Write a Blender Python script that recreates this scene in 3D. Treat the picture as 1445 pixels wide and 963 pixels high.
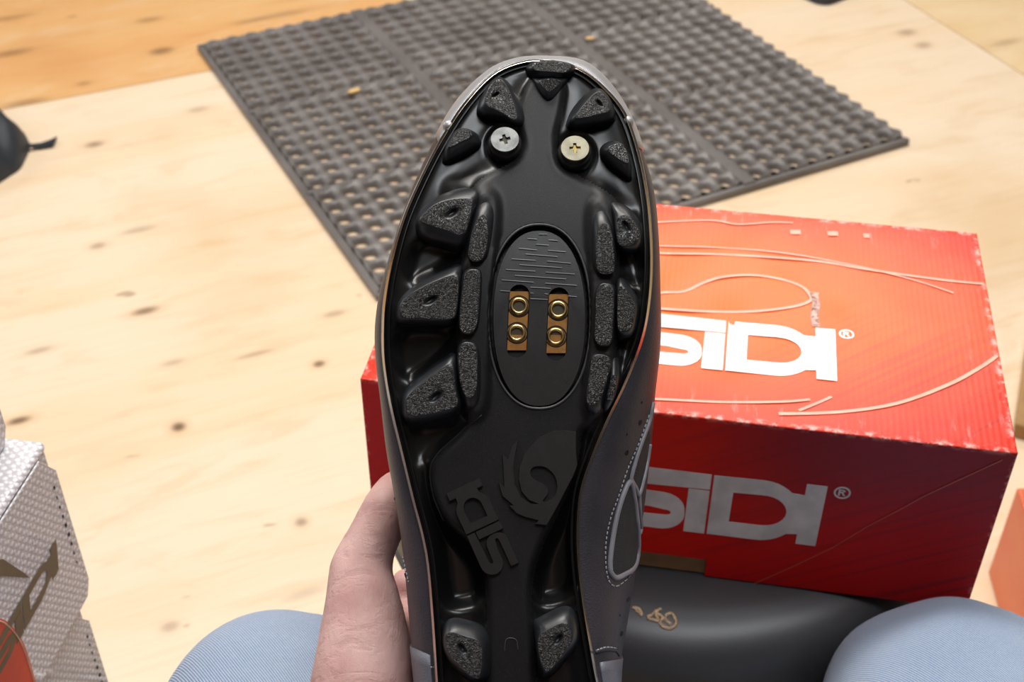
import bpy, bmesh, math, random
import numpy as np
from mathutils import Vector, Matrix
from mathutils.bvhtree import BVHTree
random.seed(7)
for o in list(bpy.data.objects): bpy.data.objects.remove(o)
S = bpy.context.scene
COL = S.collection
# ------------------------------------------------------------------ camera
W, H = 1445, 963
F = 1850.0
CX, CY = 722.5, 481.5
PITCH = math.radians(38.7)
CAMZ = 1.04
cam = bpy.data.cameras.new('camera'); camo = bpy.data.objects.new('camera', cam); COL.objects.link(camo)
camo.location = (0, 0, CAMZ); camo.rotation_euler = (math.pi/2-PITCH, 0, 0)
cam.sensor_width = 36; cam.lens = F*36/W; cam.clip_start = 0.02
cam.dof.use_dof = True; cam.dof.focus_distance = 0.515; cam.dof.aperture_fstop = 20
S.camera = camo
CM = Matrix.Translation((0, 0, CAMZ)) @ Matrix.Rotation(math.pi/2-PITCH, 4, 'X')
# ------------------------------------------------------------------ light
wd = bpy.data.worlds.new('world'); S.world = wd; wd.use_nodes = True
wd.node_tree.nodes['Background'].inputs[0].default_value = (0.92, 0.95, 1.0, 1)
wd.node_tree.nodes['Background'].inputs[1].default_value = 0.45
def area(name, loc, target, sx, sy, power, col):
    l = bpy.data.lights.new(name, 'AREA'); l.shape = 'RECTANGLE'; l.size = sx; l.size_y = sy
    l.energy = power; l.color = col
    o = bpy.data.objects.new(name, l); COL.objects.link(o); o.location = loc
    d = Vector(target)-Vector(loc); o.rotation_euler = d.to_track_quat('-Z', 'Y').to_euler()
    return o
area('ceiling_lamp_front', (-0.35, 1.7, 2.70), (-0.3, 1.2, 0), 1.5, 0.5, 46, (1.0, 0.965, 0.91))
area('ceiling_lamp_over', (0.45, 0.30, 2.70), (0.3, 0.5, 0), 1.4, 0.4, 20, (0.93, 0.965, 1.0))
area('ceiling_lamp_far', (0.9, 3.2, 2.70), (0.9, 3.0, 0), 1.4, 0.4, 26, (1.0, 0.96, 0.90))
area('shop_window', (-2.95, 2.2, 1.6), (0, 0.9, 0.5), 1.8, 1.3, 22, (0.88, 0.94, 1.0))
S.view_settings.view_transform = 'Standard'; S.view_settings.look = 'None'
S.view_settings.gamma = 1; S.view_settings.exposure = 0.35
try: S.view_settings.use_curve_mapping = False
except Exception: pass
# ------------------------------------------------------------------ pixel geometry
def ray(x, y):
    d = Vector(((x-CX)/F, -(y-CY)/F, -1)); return (CM.to_3x3() @ d)
def hit(x, y, z):
    r = ray(x, y); t = (z-CAMZ)/r.z; return Vector((0, 0, CAMZ))+r*t
def at(x, y, d):
    return Vector((0, 0, CAMZ))+ray(x, y)*d
# ------------------------------------------------------------------ materials
def srgb(r, g, b):
    f = lambda c: ((c/255+0.055)/1.055)**2.4 if c/255 > 0.04045 else c/255/12.92
    return (f(r), f(g), f(b), 1)
class NT:
    def __init__(s, name):
        s.m = bpy.data.materials.new(name); s.m.use_nodes = True
        s.t = s.m.node_tree; s.b = s.t.nodes['Principled BSDF']; s.co = None
    def n(s, typ, **kw):
        n = s.t.nodes.new(typ)
        for k, v in kw.items():
            if k.startswith('i_'):
                key = k[2:]; key = int(key) if key.isdigit() else key.replace('_', ' ')
                s.set(n.inputs[key], v)
            else: setattr(n, k, v)
        return n
    def set(s, inp, v):
        if isinstance(v, bpy.types.NodeSocket): s.t.links.new(v, inp)
        else: inp.default_value = v
    def coord(s):
        if not s.co: s.co = s.n('ShaderNodeTexCoord').outputs['Object']
        return s.co
    def mapping(s, scale=(1, 1, 1), rot=(0, 0, 0), loc=(0, 0, 0)):
        return s.n('ShaderNodeMapping', i_Vector=s.coord(), i_Scale=scale, i_Rotation=rot, i_Location=loc).outputs[0]
    def noise(s, scale, detail=4, rough=.55, vec=None, dist=0.0):
        return s.n('ShaderNodeTexNoise', i_Vector=vec if vec is not None else s.coord(), i_Scale=scale, i_Detail=detail, i_Roughness=rough, i_Distortion=dist).outputs[0]
    def math(s, op, a, b=0.0, c=None):
        n = s.n('ShaderNodeMath', operation=op); s.set(n.inputs[0], a); s.set(n.inputs[1], b)
        if c is not None: s.set(n.inputs[2], c)
        return n.outputs[0]
    def ramp(s, fac, a, b, lo=0.0, hi=1.0):
        n = s.n('ShaderNodeMapRange', interpolation_type='SMOOTHSTEP'); s.set(n.inputs[0], fac)
        for i, v in zip((1, 2, 3, 4), (a, b, lo, hi)): s.set(n.inputs[i], v)
        return n.outputs[0]
    def mix(s, fac, a, b, mode='MIX'):
        n = s.n('ShaderNodeMix', data_type='RGBA', blend_type=mode)
        s.set(n.inputs[0], fac); s.set(n.inputs[6], a); s.set(n.inputs[7], b); return n.outputs[2]
    def sep(s, v): return s.n('ShaderNodeSeparateXYZ', i_Vector=v).outputs
    def bump(s, h, strength=.3, dist=.001, prev=None):
        n = s.n('ShaderNodeBump', i_Height=h, i_Strength=strength, i_Distance=dist)
        if prev is not None: s.set(n.inputs['Normal'], prev)
        return n.outputs[0]
    def out(s, color=None, rough=None, metal=None, normal=None, coat=None, sheen=None, spec=None, coatr=None):
        I = s.b.inputs
        for k, v in (('Base Color', color), ('Roughness', rough), ('Metallic', metal), ('Normal', normal), ('Coat Weight', coat), ('Sheen Weight', sheen), ('Specular IOR Level', spec), ('Coat Roughness', coatr)):
            if v is not None: s.set(I[k], v)
        return s.m
def simple(name, col, rough=.5, metal=0, nscale=60, namt=.12, bump=0.0, bdist=.0003, **kw):
    t = NT(name); n = t.noise(nscale)
    dark = tuple(c*(1-namt*2) for c in col[:3])+(1,)
    c = t.mix(t.ramp(n, .3, .7), dark, col)
    nm = t.bump(t.noise(nscale*12, 3), bump, bdist) if bump else None
    return t.out(c, rough, metal, nm, **kw)
M = {}
M['sole_gloss'] = simple('black_gloss_sole', (.0060, .0062, .0066, 1), .27, nscale=30, bump=.04, bdist=.0002, spec=.34)
t = NT('black_satin_sole'); n = t.noise(2600, 3)
M['sole_satin'] = t.out(t.mix(t.ramp(t.noise(5200, 1), .70, .78), (.0088, .0086, .0096, 1), (.10, .10, .11, 1)), .46, 0, t.bump(n, .25, .0002), spec=.28)
t = NT('lug_side_rubber')
M['lug_side'] = t.out(t.mix(t.noise(60), (.010, .011, .013, 1), (.016, .018, .022, 1)), .38, 0, t.bump(t.noise(1200), .12, .0002), spec=.55)
t = NT('lug_grained_rubber')
v = t.n('ShaderNodeTexNoise', i_Vector=t.mapping((1, 1.0, 1)), i_Scale=950, i_Detail=2.5, i_Roughness=.6, i_Distortion=1.4).outputs[0]
M['lug_top'] = t.out((.009, .009, .010, 1), .30, 0, t.bump(t.ramp(v, .38, .62), 1.0, .0011), spec=.75)
M['rand'] = simple('rand_lacquer', (.006, .006, .006, 1), .07, nscale=40, coat=1.0, coatr=.04, spec=.9)
M['edge'] = simple('polished_edge', (.55, .50, .44, 1), .16, 1.0, nscale=30)
M['line_grey'] = simple('tick_grey', (.34, .34, .36, 1), .35)
M['rim_grey'] = simple('rim_grey', (.05, .05, .055, 1), .4)
M['relief'] = simple('relief_rubber', (.0135, .0135, .014, 1), .38, nscale=300, bump=.2)
M['hole'] = simple('perforation_black', (.002, .002, .002, 1), .9)
M['screw'] = simple('zinc_screw', (.26, .265, .255, 1), .50, .75, nscale=260, namt=.22, bump=.12)
M['screw_warm'] = simple('warm_zinc_screw', (.30, .275, .20, 1), .50, .75, nscale=200, namt=.15, bump=.12)
M['brass'] = simple('brass', (.70, .53, .25, 1), .3, 1.0, nscale=200, namt=.15, bump=.08)
t = NT('brass_plate'); wv = t.noise(500, 4, .6)
M['brass_plate'] = t.out(t.mix(wv, srgb(150, 96, 50), srgb(196, 150, 88)), .38, .75, t.bump(wv, .25, .0002))
def leather(name, a, b, rough, sp=.5, metal=0.0):
    t = NT(name)
    v = t.n('ShaderNodeTexVoronoi', i_Vector=t.coord(), i_Scale=1500).outputs[0]
    return t.out(t.mix(t.ramp(t.noise(25), .35, .65), a, b), rough, metal, t.bump(v, .35, .0003), spec=sp)
M['upper'] = leather('slate_leather', (.042, .039, .048, 1), (.060, .053, .064, 1), .46, .32, .15)
M['silver'] = leather('silver_leather', (.36, .36, .37, 1), (.44, .44, .46, 1), .36, .5, .35)
M['heel'] = leather('heel_cup_plastic', (.12, .125, .155, 1), (.16, .168, .205, 1), .40)
M['lining'] = simple('shoe_lining', (.02, .02, .022, 1), .9)
M['trim'] = simple('trim_grey', (.27, .27, .30, 1), .38)
M['stitch'] = simple('grey_thread', (.42, .42, .46, 1), .7)
t = NT('black_mesh_fabric')
wv = t.n('ShaderNodeTexWave', i_Vector=t.mapping((1, 1, 1), (0, 0, .75)), i_Scale=1500, i_Distortion=.1).outputs[0]
M['mesh'] = t.out(t.mix(wv, (.006, .006, .007, 1), (.05, .05, .055, 1)), .75, 0, t.bump(wv, .6, .0004))
# skin
t = NT('skin')
c1 = t.mix(t.ramp(t.noise(35, 3), .35, .68), srgb(202, 156, 151), srgb(228, 187, 180))
c1 = t.mix(t.ramp(t.noise(12, 2), .45, .7), c1, srgb(206, 142, 140))
cr = t.noise(190, 5, .6, t.mapping((.22, 1.0, 1.0), (0, .22, 0)), .6)
cr2 = t.noise(520, 4, .6, t.mapping((1.0, .35, .5), (0, .5, .6)), .4)
vo = t.n('ShaderNodeTexVoronoi', i_Vector=t.coord(), i_Scale=1300, feature='DISTANCE_TO_EDGE').outputs[0]
nb = t.bump(t.ramp(cr, .36, .52), .24, .0006); nb = t.bump(cr2, .5, .0006, nb); nb = t.bump(vo, .3, .0003, nb)
c1 = t.mix(t.math('MULTIPLY', t.ramp(cr, .46, .36), .18), c1, srgb(158, 104, 102))
M['skin'] = t.out(c1, .48, 0, nb, spec=.4)
t.b.inputs['Subsurface Weight'].default_value = .12; t.b.inputs['Subsurface Radius'].default_value = (.012, .005, .003); t.b.inputs['Subsurface Scale'].default_value = .6
M['nail'] = simple('nail', srgb(222, 170, 160), .25)
# denim
t = NT('light_denim')
wv = t.n('ShaderNodeTexWave', i_Vector=t.mapping((1, .35, .35), (0, .0, .0)), i_Scale=0, i_Distortion=0).outputs[0]
x, y, z = t.sep(t.coord())
diag = t.math('SINE', t.math('MULTIPLY', t.math('ADD', t.math('MULTIPLY', x, 1.0), t.math('MULTIPLY', y, 0.75)), 4300.0))
weft = t.math('SINE', t.math('MULTIPLY', t.math('SUBTRACT', t.math('MULTIPLY', y, 1.0), t.math('MULTIPLY', x, .9)), 6000.0))
tw = t.math('ADD', t.math('MULTIPLY', t.ramp(diag, -1, 1), .75), t.math('MULTIPLY', t.ramp(weft, -1, 1), .25))
fade = t.ramp(t.noise(9, 4), .3, .7)
big = t.mix(fade, srgb(98, 138, 194), srgb(142, 176, 218))
thr = t.mix(t.ramp(t.noise(900, 2), .3, .7), big, t.mix(.5, big, srgb(190, 205, 225)))
cc = t.mix(t.math('MULTIPLY', tw, .85), t.mix(.55, thr, srgb(66, 98, 144)), t.mix(.75, thr, srgb(226, 234, 244)))
M['denim'] = t.out(cc, .85, 0, t.bump(tw, .8, .0006, t.bump(t.noise(28, 4), .5, .005)), sheen=.25, spec=.15)
M['sweater'] = simple('charcoal_knit', (.03, .03, .035, 1), .9)
M['sneaker'] = simple('sneaker_canvas', (.05, .05, .06, 1), .8)
# floor plywood
UX, UY = .9165, .400
def plywood(name, ca, cb, cc, seed, knots=()):
    t = NT(name)
    ang = math.atan2(UY, UX)
    co = t.n('ShaderNodeTexCoord').outputs['Object']; t.co = co
    rot = t.n('ShaderNodeMapping', vector_type='TEXTURE', i_Vector=co, i_Rotation=(0, 0, ang), i_Location=(seed, seed*.3, 0)).outputs[0]
    st = t.n('ShaderNodeMapping', i_Vector=rot, i_Scale=(.32, 1.5, 1)).outputs[0]
    g1 = t.noise(2.6, 6, .58, st, .9)
    g2 = t.noise(16, 5, .6, st, .6)
    g3 = t.noise(2.2, 3, .5, rot)
    fine = t.noise(90, 4, .6, t.n('ShaderNodeMapping', i_Vector=rot, i_Scale=(.06, 1.6, 1)).outputs[0], .2)
    c = t.mix(t.ramp(g1, .38, .66), ca, cb)
    c = t.mix(t.math('MULTIPLY', t.ramp(g2, .52, .72), .40), c, cc)
    c = t.mix(t.math('MULTIPLY', t.ramp(g3, .52, .75), .45), c, cc)
    c = t.mix(t.math('MULTIPLY', t.ramp(fine, .45, .7), .16), c, cc)
    mot = t.noise(9, 5, .65, t.n('ShaderNodeMapping', i_Vector=rot, i_Scale=(.6, 1.3, 1)).outputs[0], .8)
    c = t.mix(t.math('MULTIPLY', t.ramp(mot, .50, .72), .35), c, t.mix(.5, cb, srgb(236, 226, 206)))
    c = t.mix(t.math('MULTIPLY', t.ramp(mot, .44, .26), .30), c, cc)
    # dirt specks
    sp = t.ramp(t.noise(26, 2, .5, t.n('ShaderNodeMapping', i_Vector=rot, i_Scale=(.55, 1.2, 1)).outputs[0]), .735, .80)
    c = t.mix(t.math('MULTIPLY', sp, .55), c, srgb(128, 96, 62))
    X, Y, Z = t.sep(co)
    for (kx, ky, ra, rb, st_) in knots:
        dx = t.math('SUBTRACT', X, kx); dy = t.math('SUBTRACT', Y, ky)
        u = t.math('ADD', t.math('MULTIPLY', dx, UX), t.math('MULTIPLY', dy, UY))
        w = t.math('SUBTRACT', t.math('MULTIPLY', dy, UX), t.math('MULTIPLY', dx, UY))
        r2 = t.math('SQRT', t.math('ADD', t.math('POWER', t.math('DIVIDE', u, ra), 2.0), t.math('POWER', t.math('DIVIDE', w, rb), 2.0)))
        r2 = t.math('ADD', r2, t.math('MULTIPLY', t.math('SUBTRACT', g2, .5), 1.2))
        halo = t.math('MULTIPLY', t.ramp(r2, 3.2, .9), .30*st_)
        c = t.mix(halo, c, srgb(196, 142, 84))
        c = t.mix(t.math('MULTIPLY', t.ramp(r2, 1.7, .25), t.math('MULTIPLY', .85, st_)), c, srgb(92, 62, 40))
    return t.out(c, t.ramp(g1, .2, .8, .42, .55), 0, t.bump(fine, .12, .001), spec=.4)
def kn(px, py, a, b, s):
    p = hit(px, py, 0); return (p.x, p.y, a, b, s)
knA = [kn(205, 439, .014, .006, .8), kn(252, 603, .007, .007, 1), kn(450, 514, .006, .005, .9), kn(360, 500, .020, .004, .4), kn(138, 347, .010, .007, .5), kn(245, 512, .013, .005, .35),
       kn(133, 204, .013, .008, .7), kn(280, 155, .016, .008, .35), kn(55, 495, .014, .005, .4), kn(26, 594, .011, .005, .95), kn(472, 443, .012, .005, .4), kn(195, 325, .020, .006, .35),
       kn(425, 737, .006, .006, .6), kn(1280, 46, .016, .010, .5), kn(1303, 64, .014, .010, .45), kn(240, 885, .008, .006, .4), kn(430, 838, .02, .006, .25)]
knB = [kn(15, 75, .035, .012, .55), kn(228, 72, .018, .012, .7), kn(210, 28, .022, .010, .45), kn(35, 145, .03, .010, .5), kn(118, 118, .012, .008, .4), kn(15, 25, .04, .010, .4), kn(400, 20, .05, .01, .4), kn(350,30,.03,.008,.35)]
M['plyA'] = plywood('birch_plywood', srgb(234, 214, 188), srgb(230, 204, 170), srgb(208, 172, 126), 3.1, knA)
M['plyB'] = plywood('orange_plywood', srgb(224, 178, 122), srgb(220, 168, 110), srgb(204, 140, 88), 9.7, knB)
M['plyC'] = plywood('tan_plywood', srgb(230, 204, 164), srgb(222, 192, 144), srgb(200, 158, 104), 15.2, [kn(1425, 138, .012, .010, .5), kn(1375, 70, .016, .01, .4), kn(1420, 60, .03, .01, .35)])
M['subfloor'] = simple('subfloor', srgb(90, 60, 36), .8)
t = NT('dusty_black_rubber')
M['mat'] = t.out(t.mix(t.ramp(t.noise(9, 4), .3, .7), (.125, .112, .108, 1), (.185, .168, .162, 1)), .40, 0, t.bump(t.noise(400, 3), .2, .0005), spec=.55)
# ------------------------------------------------------------------ object helpers
def link(name, me, mats, parent=None, inv=True):
    if not isinstance(mats, (list, tuple)): mats = [mats]
    for m in mats: me.materials.append(m)
    o = bpy.data.objects.new(name, me); COL.objects.link(o)
    if parent is not None:
        o.parent = parent
        if inv: o.matrix_parent_inverse = parent_mat(parent).inverted()
    return o
def parent_mat(p):
    m = p.matrix_basis.copy()
    if p.parent: m = parent_mat(p.parent) @ p.matrix_parent_inverse @ m
    return m
def mesh_from(name, verts, faces, mats, parent=None, smooth=True, fm=None, recalc=True):
    """verts in WORLD coordinates"""
    me = bpy.data.meshes.new(name)
    me.from_pydata([tuple(v) for v in verts], [], faces)
    if fm is not None:
        me.polygons.foreach_set('material_index', fm)
    me.polygons.foreach_set('use_smooth', [smooth]*len(me.polygons))
    if recalc:
        bm = bmesh.new(); bm.from_mesh(me); bmesh.ops.recalc_face_normals(bm, faces=bm.faces); bm.to_mesh(me); bm.free()
    return link(name, me, mats, parent)
def empty(name, loc, label, cat, group=None, rot=None):
    o = bpy.data.objects.new(name, None); COL.objects.link(o); o.location = loc
    o.empty_display_size = .02
    if rot is not None: o.rotation_euler = rot
    return tag(o, label, cat, group)
def tag(o, label, cat, group=None):
    o['label'] = label; o['category'] = cat
    if group: o['group'] = group
    return o
def eval_mesh(o):
    dg = bpy.context.evaluated_depsgraph_get()
    me = bpy.data.meshes.new_from_object(o.evaluated_get(dg)); return me
def flat(loops, thick, fn, bev=0.0):
    """fill 2D loops (with holes) and thicken; map by fn(x,y,z); returns (verts,faces)"""
    cu = bpy.data.curves.new('tmp', 'CURVE'); cu.dimensions = '2D'; cu.fill_mode = 'BOTH'; cu.extrude = max(thick/2-bev, 1e-6)
    cu.bevel_depth = bev; cu.bevel_resolution = 0
    if bev: cu.offset = -bev
    for lp in loops:
        s = cu.splines.new('POLY'); s.points.add(len(lp)-1); s.use_cyclic_u = True
        for p, q in zip(s.points, lp): p.co = (q[0], q[1], 0, 1)
    o = bpy.data.objects.new('tmp', cu); COL.objects.link(o)
    me = eval_mesh(o)
    vs = [fn(v.co.x, v.co.y, v.co.z) for v in me.vertices]; fs = [tuple(p.vertices) for p in me.polygons]
    bpy.data.objects.remove(o); bpy.data.curves.remove(cu); bpy.data.meshes.remove(me)
    return vs, fs
def arc(cx, cy, rx, ry, a0, a1, n=10):
    return [(cx+rx*math.cos(math.radians(a0+(a1-a0)*i/n)), cy+ry*math.sin(math.radians(a0+(a1-a0)*i/n))) for i in range(n+1)]
def catmull(P, sub=6, closed=True):
    n = len(P); out = []
    rng = range(n) if closed else range(n-1)
    for i in rng:
        if closed: p0, p1, p2, p3 = (P[(i-1) % n], P[i], P[(i+1) % n], P[(i+2) % n])
        else: p0, p1, p2, p3 = P[max(i-1, 0)], P[i], P[i+1], P[min(i+2, n-1)]
        for k in range(sub):
            t = k/sub
            out.append(tuple(.5*((2*b)+(-a+c)*t+(2*a-5*b+4*c-d)*t*t+(-a+3*b-3*c+d)*t**3) for a, b, c, d in zip(p0, p1, p2, p3)))
    if not closed: out.append(tuple(P[-1]))
    return out
def chaikin(P, it=2):
    for _ in range(it):
        Q = []
        for i in range(len(P)):
            a, b = P[i], P[(i+1) % len(P)]
            Q.append((a[0]*.75+b[0]*.25, a[1]*.75+b[1]*.25)); Q.append((a[0]*.25+b[0]*.75, a[1]*.25+b[1]*.75))
        P = Q
    return P
def tube_geo(pts, r, seg=8, closed=False, ra=None):
    pts = [Vector(p) for p in pts]; n = len(pts); vs = []; fs = []
    up = Vector((0.13, .21, .97))
    for i, p in enumerate(pts):
        a = pts[(i-1) % n] if closed or i > 0 else p; b = pts[(i+1) % n] if closed or i < n-1 else p
        tg = (b-a).normalized(); s = tg.cross(up)
        if s.length < 1e-6: s = tg.cross(Vector((1, 0, 0)))
        s.normalize(); u = s.cross(tg)
        rr = ra[i] if ra else r
        for k in range(seg):
            an = 2*math.pi*k/seg; vs.append(p+(s*math.cos(an)+u*math.sin(an))*rr)
    for i in range(n if closed else n-1):
        j = (i+1) % n
        for k in range(seg):
            l = (k+1) % seg; fs.append((i*seg+k, i*seg+l, j*seg+l, j*seg+k))
    if not closed:
        fs.append(tuple(range(seg))); fs.append(tuple(range((n-1)*seg, n*seg))[::-1])
    return vs, fs
def merge(*geos):
    V = []; Fc = []
    for vs, fs in geos:
        o = len(V); V += list(vs); Fc += [tuple(i+o for i in f) for f in fs]
    return V, Fc
def box_geo(fn, x0, x1, y0, y1, z0, z1):
    vs = [fn(x, y, z) for z in (z0, z1) for y in (y0, y1) for x in (x0, x1)]
    return vs, [(0, 1, 3, 2), (4, 5, 7, 6), (0, 1, 5, 4), (2, 3, 7, 6), (0, 2, 6, 4), (1, 3, 7, 5)]
def bevel_obj(o, w, seg=2):
    m = o.modifiers.new('bevel', 'BEVEL'); m.width = w; m.segments = seg; m.limit_method = 'ANGLE'
    for p in o.data.polygons: p.use_smooth = True
    try: o.modifiers.new('wn', 'WEIGHTED_NORMAL').keep_sharp = True
    except Exception: pass
def blob(name, segs, voxel, mats, parent, smooth=8, disp=None):
    """continuous body: tapered capsules fused by voxel remesh. segs = [(p,r,q,s)]"""
    bm = bmesh.new()
    for p, r, q, s in segs:
        p = Vector(p); q = Vector(q); b2 = bmesh.new()
        for c, rr in ((p, r), (q, s)):
            bmesh.ops.create_icosphere(b2, subdivisions=3, radius=rr, matrix=Matrix.Translation(c))
        r_ = bmesh.ops.convex_hull(b2, input=b2.verts)
        bmesh.ops.delete(b2, geom=[v for v in b2.verts if not v.link_faces], context='VERTS')
        me = bpy.data.meshes.new('t'); b2.to_mesh(me); b2.free(); bm.from_mesh(me); bpy.data.meshes.remove(me)
    me = bpy.data.meshes.new('t'); bm.to_mesh(me); bm.free()
    o = bpy.data.objects.new('t', me); COL.objects.link(o)
    m = o.modifiers.new('r', 'REMESH'); m.mode = 'VOXEL'; m.voxel_size = voxel
    m = o.modifiers.new('s', 'SMOOTH'); m.iterations = smooth; m.factor = .5
    me2 = eval_mesh(o); bpy.data.objects.remove(o); bpy.data.meshes.remove(me)
    if disp: 
        nn = len(me2.vertices); cs = np.empty(nn*3, np.float32); ns = np.empty(nn*3, np.float32)
        me2.vertices.foreach_get('co', cs); me2.vertices.foreach_get('normal', ns)
        cs = disp(cs.reshape(-1, 3), ns.reshape(-1, 3)); me2.vertices.foreach_set('co', cs.astype(np.float32).ravel()); me2.update()
    for p in me2.polygons: p.use_smooth = True
    return link(name, me2, mats, parent)
# logo outline shared by the boxes and the sole; units: millimetres on the lid, x 131..252, y 41..88.5
def logo_loops():
    top_bar_s = ([(191.2, 87)]+arc(146, 71.5+.2, 16, 15.5, 90, 180, 8)+arc(146, 71.5, 16, 13.7, 180, 262, 8)
                 + [(160, 57.9), (168, 56.6)]+arc(168.5, 54.5, 3.3, 2.1, 80, -80, 6)+[(157, 52), (131, 52), (131, 41.2), (165, 41.2)]
                 + arc(166, 54.2, 13.3, 13, -90, 0, 8)+arc(166, 57.5, 13.0, 12.2, 0, 88, 8)+[(157, 70)]
                 + arc(148, 72.3, 3.2, 2.2, -100, -260, 6)+[(191.2, 75.8)])
    istem = [(179.9, 74.8), (191.2, 74.8), (191.2, 41.4), (179.6, 41.4)]
    d = [(192.6, 86.8), (218, 87.4)]+arc(219, 64.5, 21.7, 22.9, 88, 44, 5)+[(241.2, 80), (241.2, 88.4), (252, 88.4), (252, 42.4), (241.2, 42.4), (241.2, 50)]+arc(219, 64.5, 21.7, 22.9, -42, -90, 6)+[(192.6, 41.6)]
    dh = [(203.8, 75.8), (219, 76.4)]+arc(221, 64.8, 12.4, 11.6, 84, -84, 12)+[(219, 53.2), (203.6, 53)]
    return [top_bar_s], [istem], [d, dh]
# ------------------------------------------------------------------ floor
def UV2W(u, v, z=0): return Vector((u*UX-v*UY, u*UY+v*UX, z))
vs, fs = box_geo(UV2W, -5, 7, -3, 7, -.06, -.020)
floor = mesh_from('floor', vs, fs, M['subfloor'], None, False); floor['kind'] = 'structure'
def slab(name, x0, x1, y0, y1, z0, z1, m):
    vs, fs = box_geo(lambda x, y, z: Vector((x, y, z)), x0, x1, y0, y1, z0, z1); o = mesh_from(name, vs, fs, m, None, False); o['kind'] = 'structure'; return o
M['wall'] = simple('wall_paint', (.30, .29, .28, 1), .9, nscale=4, namt=.04)
M['wall_dark'] = simple('dark_wall_paint', (.10, .10, .105, 1), .9, nscale=4, namt=.04)  # unseen back wall, darkened so the sole reflects less light
M['ceiling'] = simple('ceiling_paint', (.55, .55, .54, 1), .9, nscale=4, namt=.03)
slab('ceiling', -3.2, 3.2, -2.2, 5.4, 2.8, 2.9, M['ceiling'])
slab('wall_back', -3.2, 3.2, -2.3, -2.2, -.02, 2.8, M['wall_dark'])
slab('wall_front', -3.2, 3.2, 5.4, 5.5, -.02, 2.8, M['wall'])
slab('wall_right', 3.2, 3.3, -2.3, 5.5, -.02, 2.8, M['wall'])
slab('wall_left', -3.3, -3.2, -2.3, 5.5, -.02, 2.8, M['wall'])
V0 = -.4*-.833+.9165*1.900
U0 = .9165*.815+.4*2.15
sheets = [(U0-2.44, U0, V0-1.52, V0, 'plyA'), (U0-3.3, U0-.86, V0, V0+1.22, 'plyB'), (U0, U0+2.44, V0-1.52, V0, 'plyC'), (U0-.86, U0+1.58, V0, V0+1.22, 'plyA'),
          (U0-3.3, U0-.86, V0-3.2, V0-1.52, 'plyA'), (U0-.86, U0+1.58, V0-3.2, V0-1.52, 'plyA'), (U0-4.88, U0-2.44, V0-1.52, V0, 'plyB'),
          (U0-2.44, U0, V0+1.22, V0+2.44, 'plyB'), (U0, U0+2.44, V0+1.22, V0+2.44, 'plyC')]
for (a, b, c, d, m) in sheets:
    vs, fs = box_geo(UV2W, a+.0012, b-.0012, c+.0012, d-.0012, -.020, 0)
    o = mesh_from('plywood_sheet', vs, fs, M[m], floor, False); bevel_obj(o, .0008, 1)
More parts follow.
